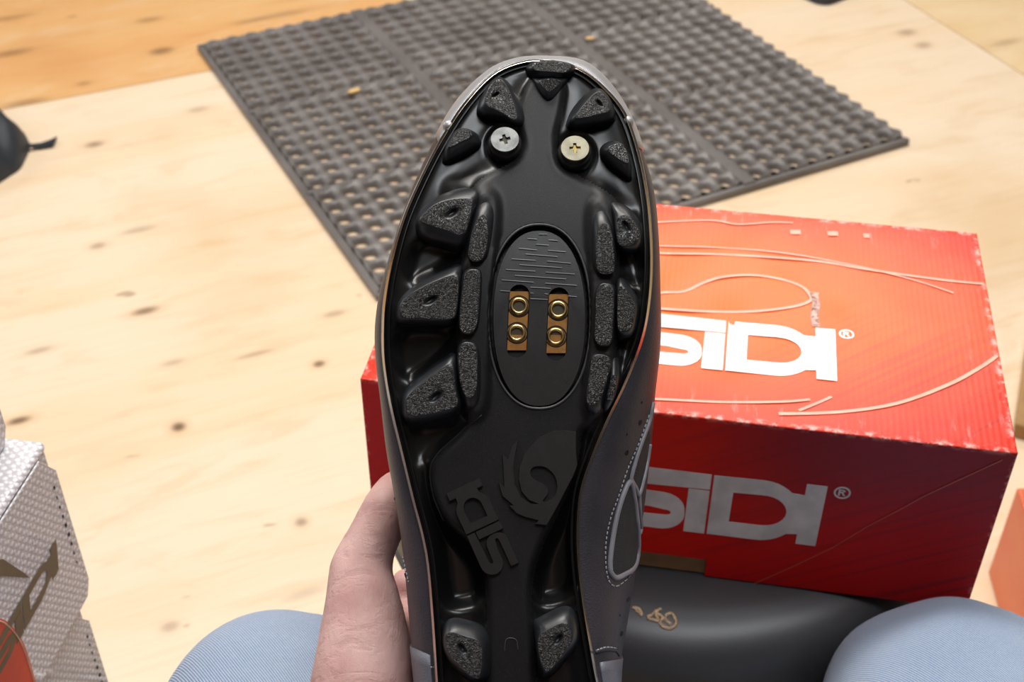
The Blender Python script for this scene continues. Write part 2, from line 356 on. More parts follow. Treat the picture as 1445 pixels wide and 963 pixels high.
# ------------------------------------------------------------------ rubber mat
def build_mat():
    Lc, Nc, Rc = [hit(*q, .012) for q in ((297, 57), (532, 416), (1287, 195))]
    ex = (Rc-Nc); LX = ex.length; ex.normalize(); ey = Vector((-ex.y, ex.x, 0)); LY = (Lc-Nc).dot(ey)
    root = empty('rubber_floor_mat', (Nc.x, Nc.y, 0), 'dusty black perforated rubber mat lying flat on the plywood', 'mat')
    TH = .0135
    def fn(x, y, z): return Vector((Nc.x, Nc.y, 0))+ex*x+ey*y+Vector((0, 0, z))
    NX, NY = 26, 24
    # columns: 3 groups of 8 cells separated by solid ribs
    def edges(L, groups, cells, rib, border):
        c = (L-2*border-rib*(groups-1))/(groups*cells); out = []; x = border
        for g in range(groups):
            for k in range(cells): out.append((x, x+c)); x += c
            x += rib
        return out, c
    gx, cx_ = edges(LX-.004, 3, 8, .021, .010); gy, cy_ = edges(LY-.004, 3, 8, .010, .010)
    K = 16
    V = []; Fc = []
    R1, R0 = .0130, .0100
    sq = [(1, 0), (1, .5), (1, 1), (.5, 1), (0, 1), (-.5, 1), (-1, 1), (-1, .5), (-1, 0), (-1, -.5), (-1, -1), (-.5, -1), (0, -1), (.5, -1), (1, -1), (1, -.5)]
    for (x0, x1) in gx:
        for (y0, y1) in gy:
            o = len(V); mx, my = (x0+x1)/2, (y0+y1)/2; hx, hy = (x1-x0)/2, (y1-y0)/2
            ang = [math.atan2(b, a) for a, b in sq]
            def hgt(a, b):  # knob height at the cell corners
                c = max(0, (abs(a)-.35)/.65)*max(0, (abs(b)-.35)/.65); return TH-.0018+.0058*c
            for a, b in sq: V.append(fn(mx+a*hx, my+b*hy, hgt(a, b)))
            for (a, b), an in zip(sq, ang):
                rx = R1*1.08; px, py = rx*math.cos(an), rx*math.sin(an); V.append(fn(mx+px, my+py, hgt(px/hx, py/hy)-.0003))
            for an in ang: V.append(fn(mx+R1*.93*math.cos(an), my+R1*.93*math.sin(an), TH-.0042))
            for an in ang: V.append(fn(mx+(R0+.0008)*math.cos(an), my+(R0+.0008)*math.sin(an), .0056))
            for an in ang: V.append(fn(mx+R0*math.cos(an), my+R0*math.sin(an), .0006))
            for r in range(4):
                for k in range(K):
                    l = (k+1) % K; Fc.append((o+r*K+k, o+r*K+l, o+(r+1)*K+l, o+(r+1)*K+k))
    o = mesh_from('perforated_field', V, Fc, M['mat'], root, True, recalc=False)
    bm = bmesh.new(); bm.from_mesh(o.data); bmesh.ops.remove_doubles(bm, verts=bm.verts, dist=.0002); bmesh.ops.recalc_face_normals(bm, faces=bm.faces)
    if sum(f.normal.z for f in bm.faces) < 0: bmesh.ops.reverse_faces(bm, faces=bm.faces)
    bm.to_mesh(o.data); bm.free()
    o['kind'] = 'stuff'
    # solid ribs with a centre ridge
    def rib(x0, x1, y0, y1, z):
        vs, fs = box_geo(fn, x0, x1, y0, y1, .0005, z); r = mesh_from('rib', vs, fs, M['mat'], root, False); bevel_obj(r, .002, 2)
    for g in (7, 15):
        rib(gx[g][1]-.0005, gx[g+1][0]+.0005, 0.004, LY-.004, TH+.0020)
        rib(0.004, LX-.004, gy[g][1]-.0005, gy[g+1][0]+.0005, TH+.0012)
    # borders: two bevelled straight, two scalloped
    def ramp(x0, x1, y0, y1, name='border'):
        vs, fs = box_geo(fn, x0, x1, y0, y1, .0005, TH-.0020); r = mesh_from(name, vs, fs, M['mat'], root, False); bevel_obj(r, .003, 2)
    ramp(-.001, .0105, 0, LY-.003); ramp(0, LX-.003, -.001, .0105)
    ex_pts = []
    def scallop(axis):
        lp = []; base = (LX-.015) if axis == 0 else (LY-.015); g = gy if axis == 0 else gx
        lp.append((base, 0.001))
        pts = []
        for (a, b) in g:
            m = (a+b)/2
            for q in range(6):
                tt = a+(b-a)*q/6; pts.append((base+.014-.009*abs(math.cos(math.pi*(tt-a)/(b-a)))**.6*0-.0085*(math.cos(math.pi*(tt-a)/(b-a)))**2, tt))
        lp += pts; lp.append((base+.008, g[-1][1]+.008)); lp.append((base, g[-1][1]+.008))
        if axis == 1: lp = [(b, a) for a, b in lp]
        vs, fs = flat([lp], TH-.0015, lambda x, y, z: fn(x, y, z+TH/2))
        r = mesh_from('scalloped_edge', vs, fs, M['mat'], root, False)
    scallop(0); scallop(1)
    # wood chips lying on it
    return fn
matfn = build_mat()
chip_m = simple('wood_chip', srgb(238, 196, 130), .7)
for (px, py, s, lab, rt) in ((500, 127, 1.0, 'pale wood chip lying on the left part of the mat', .6), (833, 53, .75, 'small round wood crumb on the mat above the shoe toe', .1)):
    c = hit(px, py, .017); V = []
    lp = [(s*.011*math.cos(a)*(1+.15*math.sin(3*a)), s*.006*math.sin(a)*(1+.2*math.cos(2*a))) for a in [k*math.pi/8 for k in range(16)]]
    vs, fs = flat([lp], .003, lambda x, y, z: c+Vector((x*math.cos(rt)-y*math.sin(rt), x*math.sin(rt)+y*math.cos(rt), z-.0015)), .0006)
    o = mesh_from('wood_chip', vs, fs, chip_m, None, True); tag(o, lab, 'wood chip')
# ------------------------------------------------------------------ red shoebox
BA = hit(508, 535, .585); BB = hit(1437, 640, .585)
bex = (BB-BA).normalized(); bey = Vector((-bex.y, bex.x, 0)); BL = (BB-BA).length; BD = .200; BH = .121
def bfn(x, y, z): return BA+bex*x+bey*y+Vector((0, 0, z))   # z from lid top (negative down)
BM = Matrix.Translation(BA) @ Matrix(((bex.x, bey.x, 0, 0), (bex.y, bey.y, 0, 0), (0, 0, 1, 0), (0, 0, 0, 1)))
def red_print(name, kind):
    t = NT(name); X, Y, Z = t.sep(t.coord())
    noise = t.noise(14, 4, .6)
    if kind == 'top':
        # printed orange middle, red towards the right end and back
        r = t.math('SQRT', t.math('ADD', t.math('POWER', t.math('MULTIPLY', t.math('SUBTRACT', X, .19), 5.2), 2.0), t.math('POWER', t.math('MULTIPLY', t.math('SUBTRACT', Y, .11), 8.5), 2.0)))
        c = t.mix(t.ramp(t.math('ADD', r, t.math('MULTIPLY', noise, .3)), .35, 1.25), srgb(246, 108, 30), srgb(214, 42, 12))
        s_ = t.math('ADD', t.math('MULTIPLY', X, -.66), t.math('MULTIPLY', Y, .75)); u_ = t.math('ADD', t.math('MULTIPLY', X, .75), t.math('MULTIPLY', Y, .66))
        x2 = t.n('ShaderNodeCombineXYZ'); t.set(x2.inputs[0], t.math('MULTIPLY', u_, 5.0)); t.set(x2.inputs[1], t.math('MULTIPLY', s_, 330.0))
        st = t.noise(1.0, 3, .6, x2.outputs[0])
    else:
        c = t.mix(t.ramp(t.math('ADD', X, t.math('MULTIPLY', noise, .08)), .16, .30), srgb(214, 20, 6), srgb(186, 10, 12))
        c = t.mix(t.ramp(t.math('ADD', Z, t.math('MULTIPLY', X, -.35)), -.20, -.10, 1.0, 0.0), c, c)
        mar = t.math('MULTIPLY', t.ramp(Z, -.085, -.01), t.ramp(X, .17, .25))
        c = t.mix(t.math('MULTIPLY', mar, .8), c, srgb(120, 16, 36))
        st = t.noise(110, 2, .5, t.mapping((.05, 1, 1), (0, -.52-.0, 0)))
        x2 = t.n('ShaderNodeCombineXYZ'); 
        s_ = t.math('ADD', t.math('MULTIPLY', X, -.5), t.math('MULTIPLY', Z, .86)); u_ = t.math('ADD', t.math('MULTIPLY', X, .86), t.math('MULTIPLY', Z, .5))
        t.set(x2.inputs[0], t.math('MULTIPLY', u_, 4.0)); t.set(x2.inputs[1], t.math('MULTIPLY', s_, 260.0))
        st = t.noise(1.0, 3, .6, x2.outputs[0])
    amt = t.ramp(X, .12, .30, .10, .60) if kind == 'front' else t.math('MULTIPLY', t.ramp(X, .17, .30, .0, .5), t.ramp(Y, .13, .04, .15, 1.0))
    c = t.mix(t.math('MULTIPLY', t.ramp(st, .45, .68), amt), c, srgb(122, 14, 30) if kind == 'front' else srgb(176, 36, 30))
    # worn, whitened edges
    e = t.math('MINIMUM', t.math('SUBTRACT', BL, X), X)
    if kind == 'top':
        e = t.math('MINIMUM', e, t.math('MINIMUM', Y, t.math('SUBTRACT', BD, Y)))
        w = t.math('MULTIPLY', t.ramp(e, .0055, .000), t.ramp(t.noise(150, 4, .65), .46, .66))
        w2 = t.math('MULTIPLY', t.math('MULTIPLY', t.ramp(e, .030, .003), t.ramp(t.noise(60, 5, .7, t.mapping((3, .5, 1))), .56, .72)), .4)
        w = t.math('MAXIMUM', w, w2)
        c = t.mix(t.math('MULTIPLY', w, .85), c, srgb(250, 206, 196))
        rip = t.n('ShaderNodeTexWave', i_Vector=t.coord(), i_Scale=95, i_Distortion=.4).outputs[0]
        nb = t.bump(rip, .10, .0004, t.bump(t.noise(11, 3), .35, .004))
        return t.out(c, .32, 0, nb, coat=.08, spec=.30, coatr=.3)
    w = t.math('MULTIPLY', t.ramp(Z, -.0035, 0), t.ramp(t.noise(160, 4, .65), .45, .62))
    w = t.math('MAXIMUM', w, t.math('MULTIPLY', t.ramp(e, .0030, .0), t.ramp(t.noise(160, 4, .65), .5, .62)))
    c = t.mix(t.math('MULTIPLY', w, .6), c, srgb(226, 150, 140))
    return t.out(c, .38, 0, t.bump(t.noise(12, 3), .12, .002), coat=.0, spec=.22)
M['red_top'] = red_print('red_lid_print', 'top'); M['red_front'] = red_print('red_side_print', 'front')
M['kraft'] = simple('kraft_card', srgb(150, 112, 72), .8, nscale=80)
M['print_white'] = simple('white_print', srgb(240, 238, 234), .3, coat=.4)
M['print_grey'] = simple('silver_print', srgb(214, 208, 206), .4)
M['print_pink'] = simple('pink_line_print', srgb(252, 182, 158), .35)
M['print_rub'] = simple('rubbed_line_print', srgb(196, 84, 62), .45)
redbox = empty('shoebox', bfn(BL/2, BD/2, -BH), 'scuffed red and orange shoebox with white lettering resting on the black round stool', 'shoebox')
def boxed(name, fn, x0, x1, y0, y1, z0, z1, mats, parent, bev=.0012):
    vs, fs = box_geo(fn, x0, x1, y0, y1, z0, z1); return vs, fs
# lid panels built in the box's own frame so that its print follows it
def local_panel(name, loops, thick, place, mat, parent, bev=.0004):
    """place(x,y,z)->box-local; object carries BM so Object coords are box-local"""
    vs, fs = flat(loops, thick, place, bev)
    me = bpy.data.meshes.new(name); me.from_pydata([tuple(v) for v in vs], [], fs)
    bm = bmesh.new(); bm.from_mesh(me); bmesh.ops.recalc_face_normals(bm, faces=bm.faces); bm.to_mesh(me); bm.free()
    o = link(name, me, mat, parent); o.matrix_parent_inverse = parent_mat(parent).inverted() @ BM
    return o
TP = .0016
def grid_lid():
    # slightly sagging lid top, closed slab with a soft edge
    nx, ny = 40, 26; V = []; Fc = []
    for s in (0, 1):
        for j in range(ny+1):
            for i in range(nx+1):
                x = BL*i/nx; y = BD*j/ny
                sag = -.0025*math.sin(math.pi*i/nx)*math.sin(math.pi*j/ny)+.0006*math.sin(i*.9)*math.sin(j*.7)*math.sin(math.pi*i/nx)*math.sin(math.pi*j/ny)
                V.append((x, y, sag-s*TP))
    st = (nx+1)*(ny+1)
    for j in range(ny):
        for i in range(nx):
            a = j*(nx+1)+i; Fc.append((a, a+1, a+nx+2, a+nx+1)); Fc.append((st+a, st+a+nx+1, st+a+nx+2, st+a+1))
    for i in range(nx):
        a = i; Fc.append((a, st+a, st+a+1, a+1)); a = ny*(nx+1)+i; Fc.append((a, a+1, st+a+1, st+a))
    for j in range(ny):
        a = j*(nx+1); Fc.append((a, a+nx+1, st+a+nx+1, st+a)); a = j*(nx+1)+nx; Fc.append((a, st+a, st+a+nx+1, a+nx+1))
    me = bpy.data.meshes.new('lid_top'); me.from_pydata(V, [], Fc)
    bm = bmesh.new(); bm.from_mesh(me); bmesh.ops.recalc_face_normals(bm, faces=bm.faces); bm.to_mesh(me); bm.free()
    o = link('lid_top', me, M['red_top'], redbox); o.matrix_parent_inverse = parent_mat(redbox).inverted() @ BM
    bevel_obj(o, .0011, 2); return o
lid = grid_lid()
# front flap with its finger notch; side and back flaps
fl = [(0, -.0003), (BL, -.0003), (BL, -BH+.0005), (.1945, -BH+.0005), (.1945, -.1070), (.06, -.1070), (.06, -.1150), (.004, -.1150), (.004, -.088), (0, -.086)]
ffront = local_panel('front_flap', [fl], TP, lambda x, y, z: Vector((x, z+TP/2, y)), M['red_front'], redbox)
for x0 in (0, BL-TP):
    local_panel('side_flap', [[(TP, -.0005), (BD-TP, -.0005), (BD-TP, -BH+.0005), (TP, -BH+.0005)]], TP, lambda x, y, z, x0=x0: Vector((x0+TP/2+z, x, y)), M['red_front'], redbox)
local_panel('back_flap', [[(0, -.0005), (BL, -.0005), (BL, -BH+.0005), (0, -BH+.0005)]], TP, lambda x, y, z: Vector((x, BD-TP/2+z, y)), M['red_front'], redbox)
vs, fs = box_geo(bfn, .0022, BL-.0022, .0022, BD-.0022, -BH, -.006)
o = mesh_from('kraft_tray', vs, fs, M['kraft'], redbox, False); o['label'] = 'brown card tray seen in the notch of the front flap'; bevel_obj(o, .0008, 1)
def sag(x, y):
    return -.0025*math.sin(math.pi*x/BL)*math.sin(math.pi*y/BD)
mm = .001
for loops in logo_loops():
    vs, fs = flat([[(a*mm, b*mm) for a, b in lp] for lp in loops], .0002, lambda x, y, z: bfn(x, y, .0004+z+sag(x, y)))
    mesh_from('lid_lettering', vs, fs, M['print_white'], redbox, False)
    vs, fs = flat([[(a*mm, (b-126.6)*mm) for a, b in lp] for lp in loops], .0002, lambda x, y, z: bfn(x, -.0003+z, y))
    mesh_from('front_lettering', vs, fs, M['print_grey'], redbox, False)
def ring_mark(cx, cy, r, fn, mat, name):
    vs, fs = flat([[(cx+r*math.cos(a), cy+r*math.sin(a)) for a in [k*math.pi/12 for k in range(24)]], [(cx+r*.78*math.cos(a), cy+r*.78*math.sin(a)) for a in [k*math.pi/12 for k in range(24)]]], .0002, fn)
    R = [[(-.45, -.5), (-.45, .5), (.1, .5), (.38, .3), (.1, .02), (.42, -.5), (.2, -.5), (-.08, -.02), (-.25, -.02), (-.25, -.5)], [(-.25, .15), (.05, .15), (.14, .27), (.05, .36), (-.25, .36)]]
    v2, f2 = flat([[(cx+a*r, cy+b*r) for a, b in q] for q in R], .0002, fn)
    V, Fc = merge((vs, fs), (v2, f2)); mesh_from(name, V, Fc, mat, redbox, False)
ring_mark(.2582, .0852, .0042, lambda x, y, z: bfn(x, y, .0004+z+sag(x, y)), M['print_white'], 'registered_mark')
ring_mark(.2600, -.0415, .0044, lambda x, y, z: bfn(x, -.0003+z, y), M['print_grey'], 'registered_mark')
def topline(pts, w, mat=None, name='printed_line'):
    q = []
    for x, y in pts:
        p = hit(860+x/2.47, 280+y/2.47, .585)-BA; q.append((p.dot(bex), p.dot(bey)))
    q = catmull(q, 8, False); q = [(min(max(a, .002), BL-.002), min(max(b, .002), BD-.002)) for a, b in q]
    V = []; Fc = []
    for i, (a, b) in enumerate(q):
        a0, b0 = q[max(i-1, 0)]; a1, b1 = q[min(i+1, len(q)-1)]; L = math.hypot(a1-a0, b1-b0) or 1; nx, ny = -(b1-b0)/L*w*.62, (a1-a0)/L*w*.62
        V += [bfn(a+nx, b+ny, .0005+sag(a, b)), bfn(a-nx, b-ny, .0005+sag(a, b))]
    for i in range(len(q)-1): Fc.append((2*i, 2*i+1, 2*i+3, 2*i+2))
    mesh_from(name, V, Fc, mat or M['print_pink'], redbox, False)
topline([(20, 150), (180, 160), (350, 165), (600, 185), (850, 230), (1050, 280), (1200, 330)], .0010)
topline([(20, 180), (180, 185), (400, 190), (700, 212), (900, 245), (1150, 283), (1300, 300)], .0016)
topline([(60, 345), (180, 320), (260, 315), (330, 285), (400, 265), (500, 260), (600, 275), (670, 300), (700, 330), (700, 350), (640, 370), (500, 385), (350, 385), (180, 375), (60, 372)], .0017, None, 'sole_outline_print')
topline([(590, 752), (800, 745), (1000, 715), (1180, 650), (1290, 592), (1352, 550)], .0018)
topline([(60, 700), (160, 700), (400, 710), (600, 708), (700, 700)], .0014)
topline([(660, 740), (720, 715), (775, 690)], .0014)
topline([(160, 82), (350, 76), (450, 90), (560, 84), (640, 86)], .0012)
for (x, y) in ((640, 118), (655, 118), (770, 124), (785, 124), (895, 132)): topline([(x, y-8), (x+2, y+6)], .003)
# rubbed scar beside the D
topline([(712, 322), (722, 360), (716, 400), (722, 440)], .0035, simple('scuff', srgb(250, 196, 182), .6, nscale=400, namt=.4), 'scuff_mark')
topline([(712, 326), (730, 330)], .003, M['print_pink'], 'scuff_mark')
def frontline(pts, w, mat, name):
    q = []
    for x, y in pts:
        r = ray(860+x/2.47, 600+y/2.47); o_ = Vector((0, 0, CAMZ)); t_ = (BA-o_).dot(bey)/r.dot(bey); p = o_+r*t_-BA; q.append((p.dot(bex), p.z))
    V = []; Fc = []
    for i, (a, b) in enumerate(q):
        V += [bfn(a, -.0004, b+w/2), bfn(a, -.0004, b-w/2)]
    for i in range(len(q)-1): Fc.append((2*i, 2*i+1, 2*i+3, 2*i+2))
    mesh_from(name, V, Fc, mat, redbox, False)
frontline([(495, 556), (640, 492), (780, 425), (900, 352), (1000, 300), (1100, 245), (1240, 180), (1370, 120)], .0009, M['print_rub'], 'printed_line')
# ------------------------------------------------------------------ round stool
SC = Vector((.108, .640, 0)); SR = .182; SZ = .464
prof = [(0, 0), (.05, 0), (.10, 0), (.150, -.0003), (.165, -.0014), (.175, -.0040), (.183, -.0090), (.189, -.0155), (.193, -.0235), (.195, -.034), (.1955, -.044), (.195, -.052), (.193, -.061), (.188, -.066), (.172, -.068), (0, -.068)]
def prof_z(r):
    for (a, b), (c, d) in zip(prof, prof[1:]):
        if a <= r <= c: return b+(d-b)*(r-a)/max(c-a, 1e-9)
    return -.05
def lathe(c, prof, seg, name, mat, parent):
    V = []; Fc = []
    for r, z in prof:
        for k in range(seg):
            a = 2*math.pi*k/seg; V.append(c+Vector((r*math.cos(a), r*math.sin(a), z)))
    for i in range(len(prof)-1):
        for k in range(seg):
            l = (k+1) % seg; Fc.append((i*seg+k, i*seg+l, (i+1)*seg+l, (i+1)*seg+k))
    return mesh_from(name, V, Fc, mat, parent, True)
t = NT('black_vinyl'); vo = t.n('ShaderNodeTexVoronoi', i_Vector=t.coord(), i_Scale=900).outputs[0]
M['vinyl'] = t.out((.026, .026, .030, 1), .46, 0, t.bump(vo, .12, .0002), spec=.85)
M['chrome'] = simple('chrome', (.7, .7, .72, 1), .15, 1.0)
stool = empty('round_stool', (SC.x, SC.y, 0), 'low round black vinyl stool with a worn gold mark, standing under the red shoebox', 'stool')
P2 = catmull([(a, b) for a, b in prof], 4, False)
P2 = [(max(a, 0), b) for a, b in P2]
cushion = lathe(SC+Vector((0, 0, SZ)), P2, 96, 'cushion', M['vinyl'], stool)
ringp = [SC+Vector((.1950*math.cos(a), .1950*math.sin(a), SZ-.052)) for a in [2*math.pi*k/96 for k in range(96)]]
vs, fs = tube_geo(ringp, .0022, 8, True); mesh_from('piping', vs, fs, M['vinyl'], stool)
lathe(SC+Vector((0, 0, 0)), [(0, SZ-.067), (.15, SZ-.067), (.15, SZ-.080), (.028, SZ-.082), (.026, .03), (0, .03)], 48, 'post', M['chrome'], stool)
for k in range(5):
    a = 2*math.pi*k/5+.3; d = Vector((math.cos(a), math.sin(a), 0))
    vs, fs = tube_geo([SC+d*.02+Vector((0, 0, .06)), SC+d*.10+Vector((0, 0, .045)), SC+d*.19+Vector((0, 0, .03))], .012, 10, False, [.014, .012, .009])
    mesh_from('foot', vs, fs, M['chrome'], stool)
    vs, fs = tube_geo([SC+d*.19+Vector((0, 0, .028)), SC+d*.19+Vector((0, 0, .001))], .013, 12)
    mesh_from('glide', vs, fs, M['sole_satin'], stool)
def bvh_of(o):
    me = o.data; mw = parent_mat(o)
    vs = [mw @ v.co for v in me.vertices] if not o.parent else [parent_mat(o.parent) @ o.matrix_parent_inverse @ o.matrix_basis @ v.co for v in me.vertices]
    return BVHTree.FromPolygons(vs, [tuple(p.vertices) for p in me.polygons])
def onto(b, px, py, off):
    r = ray(px, py).normalized(); p, n, i, d = b.ray_cast(Vector((0, 0, CAMZ)), r)
    if p is None: return None
    if n.dot(r) > 0: n = -n
    return p+n*off
def on_tube(b, pts, r, off, name, mat, parent, sub=6, closed=False, seg=6):
    q = [onto(b, x, y, off) for x, y in catmull(pts, sub, closed)]; q = [p for p in q if p is not None]
    if len(q) < 2: return None
    vs, fs = tube_geo(q, r, seg, closed); return mesh_from(name, vs, fs, mat, parent)
def on_patch(b, lp, off, name, mat, parent, smooth=True, grid=True):
    """polygon patch projected on a surface (fan of inner rings so that it follows the curve)"""
    n = len(lp); cx = sum(p[0] for p in lp)/n; cy = sum(p[1] for p in lp)/n
    V = []; ok = True; S_ = [1, .85, .65, .45, .25, .1]
    for s in S_:
        for x, y in lp:
            p = onto(b, cx+(x-cx)*s, cy+(y-cy)*s, off)
            if p is None: p = V[-1] if V else None
            if p is None: return None
            V.append(p)
    Fc = []
    for i in range(len(S_)-1):
        for k in range(n): l = (k+1) % n; Fc.append((i*n+k, i*n+l, (i+1)*n+l, (i+1)*n+k))
    Fc.append(tuple(range((len(S_)-1)*n, len(S_)*n)))
    return mesh_from(name, V, Fc, mat, parent, smooth)
sb = bvh_of(cushion)
M['gold'] = simple('gold_print', srgb(214, 182, 146), .5, nscale=700, namt=.3)
def S8(x, y): return (860+x/6.02, 820+y/6.02)
gold = []
for pts in ([S8(195, 232), S8(240, 238), S8(262, 262), S8(278, 295)], [S8(225, 245), S8(245, 268), S8(280, 298)],
            [S8(320, 310), S8(360, 292), S8(400, 262), S8(440, 240)], [S8(322, 318), S8(370, 335), S8(420, 345)], [S8(400, 250), S8(395, 290), S8(415, 330)], [S8(372, 270), S8(410, 285), S8(440, 300)],
            [S8(470, 300), S8(520, 280), S8(555, 320), S8(562, 375), S8(520, 405), S8(460, 395), S8(430, 360), S8(450, 325), S8(480, 318)], [S8(440, 300), S8(470, 330), S8(520, 372)]):
    q = [onto(sb, x, y, .0001) for x, y in catmull(pts, 6, False)]; q = [p for p in q if p]
    if len(q) > 1: gold.append(tube_geo(q, .0011, 6))
V, Fc = merge(*gold); o = mesh_from('gold_mark', V, Fc, M['gold'], stool); o['label'] = 'worn gold lettering on the cushion'
# ------------------------------------------------------------------ white box stack
P0 = hit(64, 622, .557); P1 = hit(0, 722, .557)
wux = (P1-P0).normalized(); wn = Vector((wux.y, -wux.x, 0)); wn = -wn if wn.x > 0 else wn   # wn points left (away from the face)
t = NT('white_dimpled_card')
vo = t.n('ShaderNodeTexVoronoi', i_Vector=t.mapping((1, 1, 1), (.785, .785, 0)), i_Scale=300, i_Randomness=.0); dd = vo.outputs[0]
cc = t.mix(t.ramp(dd, .30, .62), srgb(240, 240, 243), srgb(198, 194, 197))
M['white_card'] = t.out(cc, .32, 0, t.bump(t.ramp(dd, .6, .2), .6, .0008), coat=.3, spec=.5)
M['white_card'].name = 'white_dimpled_card'
M['bronze'] = simple('bronze_print', srgb(112, 92, 62), .45)
M['box_red'] = simple('red_emblem_print', srgb(238, 66, 34), .4, nscale=30)
M['cream'] = simple('cream_line', srgb(238, 200, 160), .4)
M['slot'] = simple('dark_slot', (.01, .01, .01, 1), .8)
def stack_box(z0, z1, du, dn, label, rotk=0.0, deco=False, slant=True):
    o0 = Vector((P0.x, P0.y, 0))+wux*du+wn*dn
    u = Matrix.Rotation(rotk, 3, 'Z') @ wux; n = Matrix.Rotation(rotk, 3, 'Z') @ wn
    L, D = .335, .215
    BMx = Matrix.Translation((o0.x, o0.y, z0)) @ Matrix(((u.x, n.x, 0, 0), (u.y, n.y, 0, 0), (0, 0, 1, 0), (0, 0, 0, 1)))
    root = empty('shoebox', (o0.x+u.x*L/2+n.x*D/2, o0.y+u.y*L/2+n.y*D/2, z0), label, 'shoebox', 'white shoeboxes stacked at the left')
    h = z1-z0
    def put(name, geo, mat, bev=.0015, sub=2):
        vs, fs = geo; me = bpy.data.meshes.new(name); me.from_pydata([tuple(v) for v in vs], [], fs)
        bm = bmesh.new(); bm.from_mesh(me); bmesh.ops.recalc_face_normals(bm, faces=bm.faces); bm.to_mesh(me); bm.free()
        o = link(name, me, mat, root); o.matrix_parent_inverse = parent_mat(root).inverted() @ BMx
        if bev: bevel_obj(o, bev, sub)
        return o
    idf = lambda x, y, z: Vector((x, y, z))
    # base tray tapers out a little at the corner like the photographed one; lid on top of it
    put('tray', box_geo(idf, .001, L-.001, .0015, D-.0015, 0.0005, h-.004), M['white_card'], .0012)
    vs, fs = box_geo(idf, 0, L, 0, D, h-.006, h); put('lid', (vs, fs), M['white_card'], .003, 3)
    fl = [(.012, h-.004), (L-.012, h-.004), (L, h-.022), (L, .010), (L-.006, .001), (.006, .001), (0, .010), (0, h-.022)]
    vs, fs = flat([fl], .0012, lambda x, y, z: Vector((x, -.0006+z, y)), .0003); put('front_flap', (vs, fs), M['white_card'], 0)
    ds = [box_geo(idf, .006+.0006*math.sin(k), .0072, -.0016, -.0004, h-.028-k*.0075, h-.030-k*.0075) for k in range(9)]
    put('perforation', merge(*ds), M['slot'], 0)
    if deco:
        def LG(a, b): return ((252-a)*.00072+.019+(88-b)*.00013, h-.0570-(88-b)*.00040)
        for loops in logo_loops():
            vs, fs = flat([[LG(a, b) for a, b in lp] for lp in loops], .0002, lambda x, y, z: Vector((x, -.0016+z, y))); put('lettering', (vs, fs), M['bronze'], 0)
        vs, fs = flat([[(.050, h-.0540), (.053, h-.0467), (.065, h-.0225), (.078, h-.010), (.080, h-.020), (.069, h-.031)]], .0002, lambda x, y, z: Vector((x, -.0016+z, y))); put('leaf_print', (vs, fs), M['bronze'], 0)
        em = catmull([(.086, h-.045), (.0765, h-.0605), (.0720, h-.083), (.0735, h-.1126), (.0745, h-.119), (.12, h-.119), (.15, h-.09), (.14, h-.05), (.11, h-.035)], 5)
        vs, fs = flat([em], .0002, lambda x, y, z: Vector((x, -.00145+z, y))); put('red_emblem', (vs, fs), M['box_red'], 0)
        vs, fs = tube_geo([Vector((a+.0016, -.00155, b)) for a, b in em], .0005, 5, True); put('emblem_outline', (vs, fs), M['cream'], 0)
    return root
stack_box(.557, .678, 0.0025, .020, 'white dimpled shoebox at the left edge, topmost of its stack', 0.02)
stack_box(.436, .557, 0, 0, 'white dimpled shoebox with bronze lettering and a red emblem, second in the left stack', 0, True)
stack_box(.315, .436, .006, .004, 'white dimpled shoebox under the one with bronze lettering, third in the left stack', -.012)
stack_box(.158, .315, .004, .006, 'taller plain white shoebox low in the left stack, resting on the bottom box', .01)
stack_box(.001, .158, .002, .004, 'bottom white shoebox of the left stack, standing on the plywood floor', -.01)
# ------------------------------------------------------------------ boxes at the right
def plain_box(name, fn, L, D, Hh, mat, label, lidh=.035, group=None, ov=.0015):
    root = empty(name, fn(L/2, D/2, 0), label, 'box' if 'card' in label else 'shoebox', group)
    vs, fs = box_geo(fn, ov, L-ov, ov, D-ov, .0005, Hh-.002); a = mesh_from('tray', vs, fs, mat, root, False); bevel_obj(a, .001, 1)
    vs, fs = box_geo(fn, 0, L, 0, D, Hh-lidh, Hh); b = mesh_from('lid', vs, fs, mat, root, False); bevel_obj(b, .002, 2)
    return root
rc = hit(1394, 808, 0)
t = NT('faded_orange_card'); X, Y, Z = t.sep(t.coord())
M['orange_card'] = t.out(t.mix(t.ramp(t.noise(9), .35, .65), srgb(222, 112, 58), srgb(214, 92, 50)), .42, 0, coat=.2)
rd = (hit(1405, 848, 0)-rc); rd.z = 0; rd.normalize(); rr = Vector((-rd.y, rd.x, 0)); rr = rr if rr.x > 0 else -rr
plain_box('shoebox', lambda x, y, z: rc+rd*x+rr*y+Vector((0, 0, z)), .34, .21, .1243, M['orange_card'], 'orange shoebox standing on the floor at the right edge, beyond the knee', .1235)
M['brown_card'] = simple('brown_card', srgb(176, 136, 88), .7, nscale=30)
bc = hit(1432, 600, .02); bd1 = (hit(1445, 510, .02)-bc).normalized(); bd2 = Vector((bd1.y, -bd1.x, 0))
plain_box('cardboard_box', lambda x, y, z: Vector((bc.x, bc.y, 0))+bd1*x+bd2*y+Vector((0, 0, z)), .26, .2, .022, M['brown_card'], 'flat brown card box at the right edge behind the red shoebox', .010)
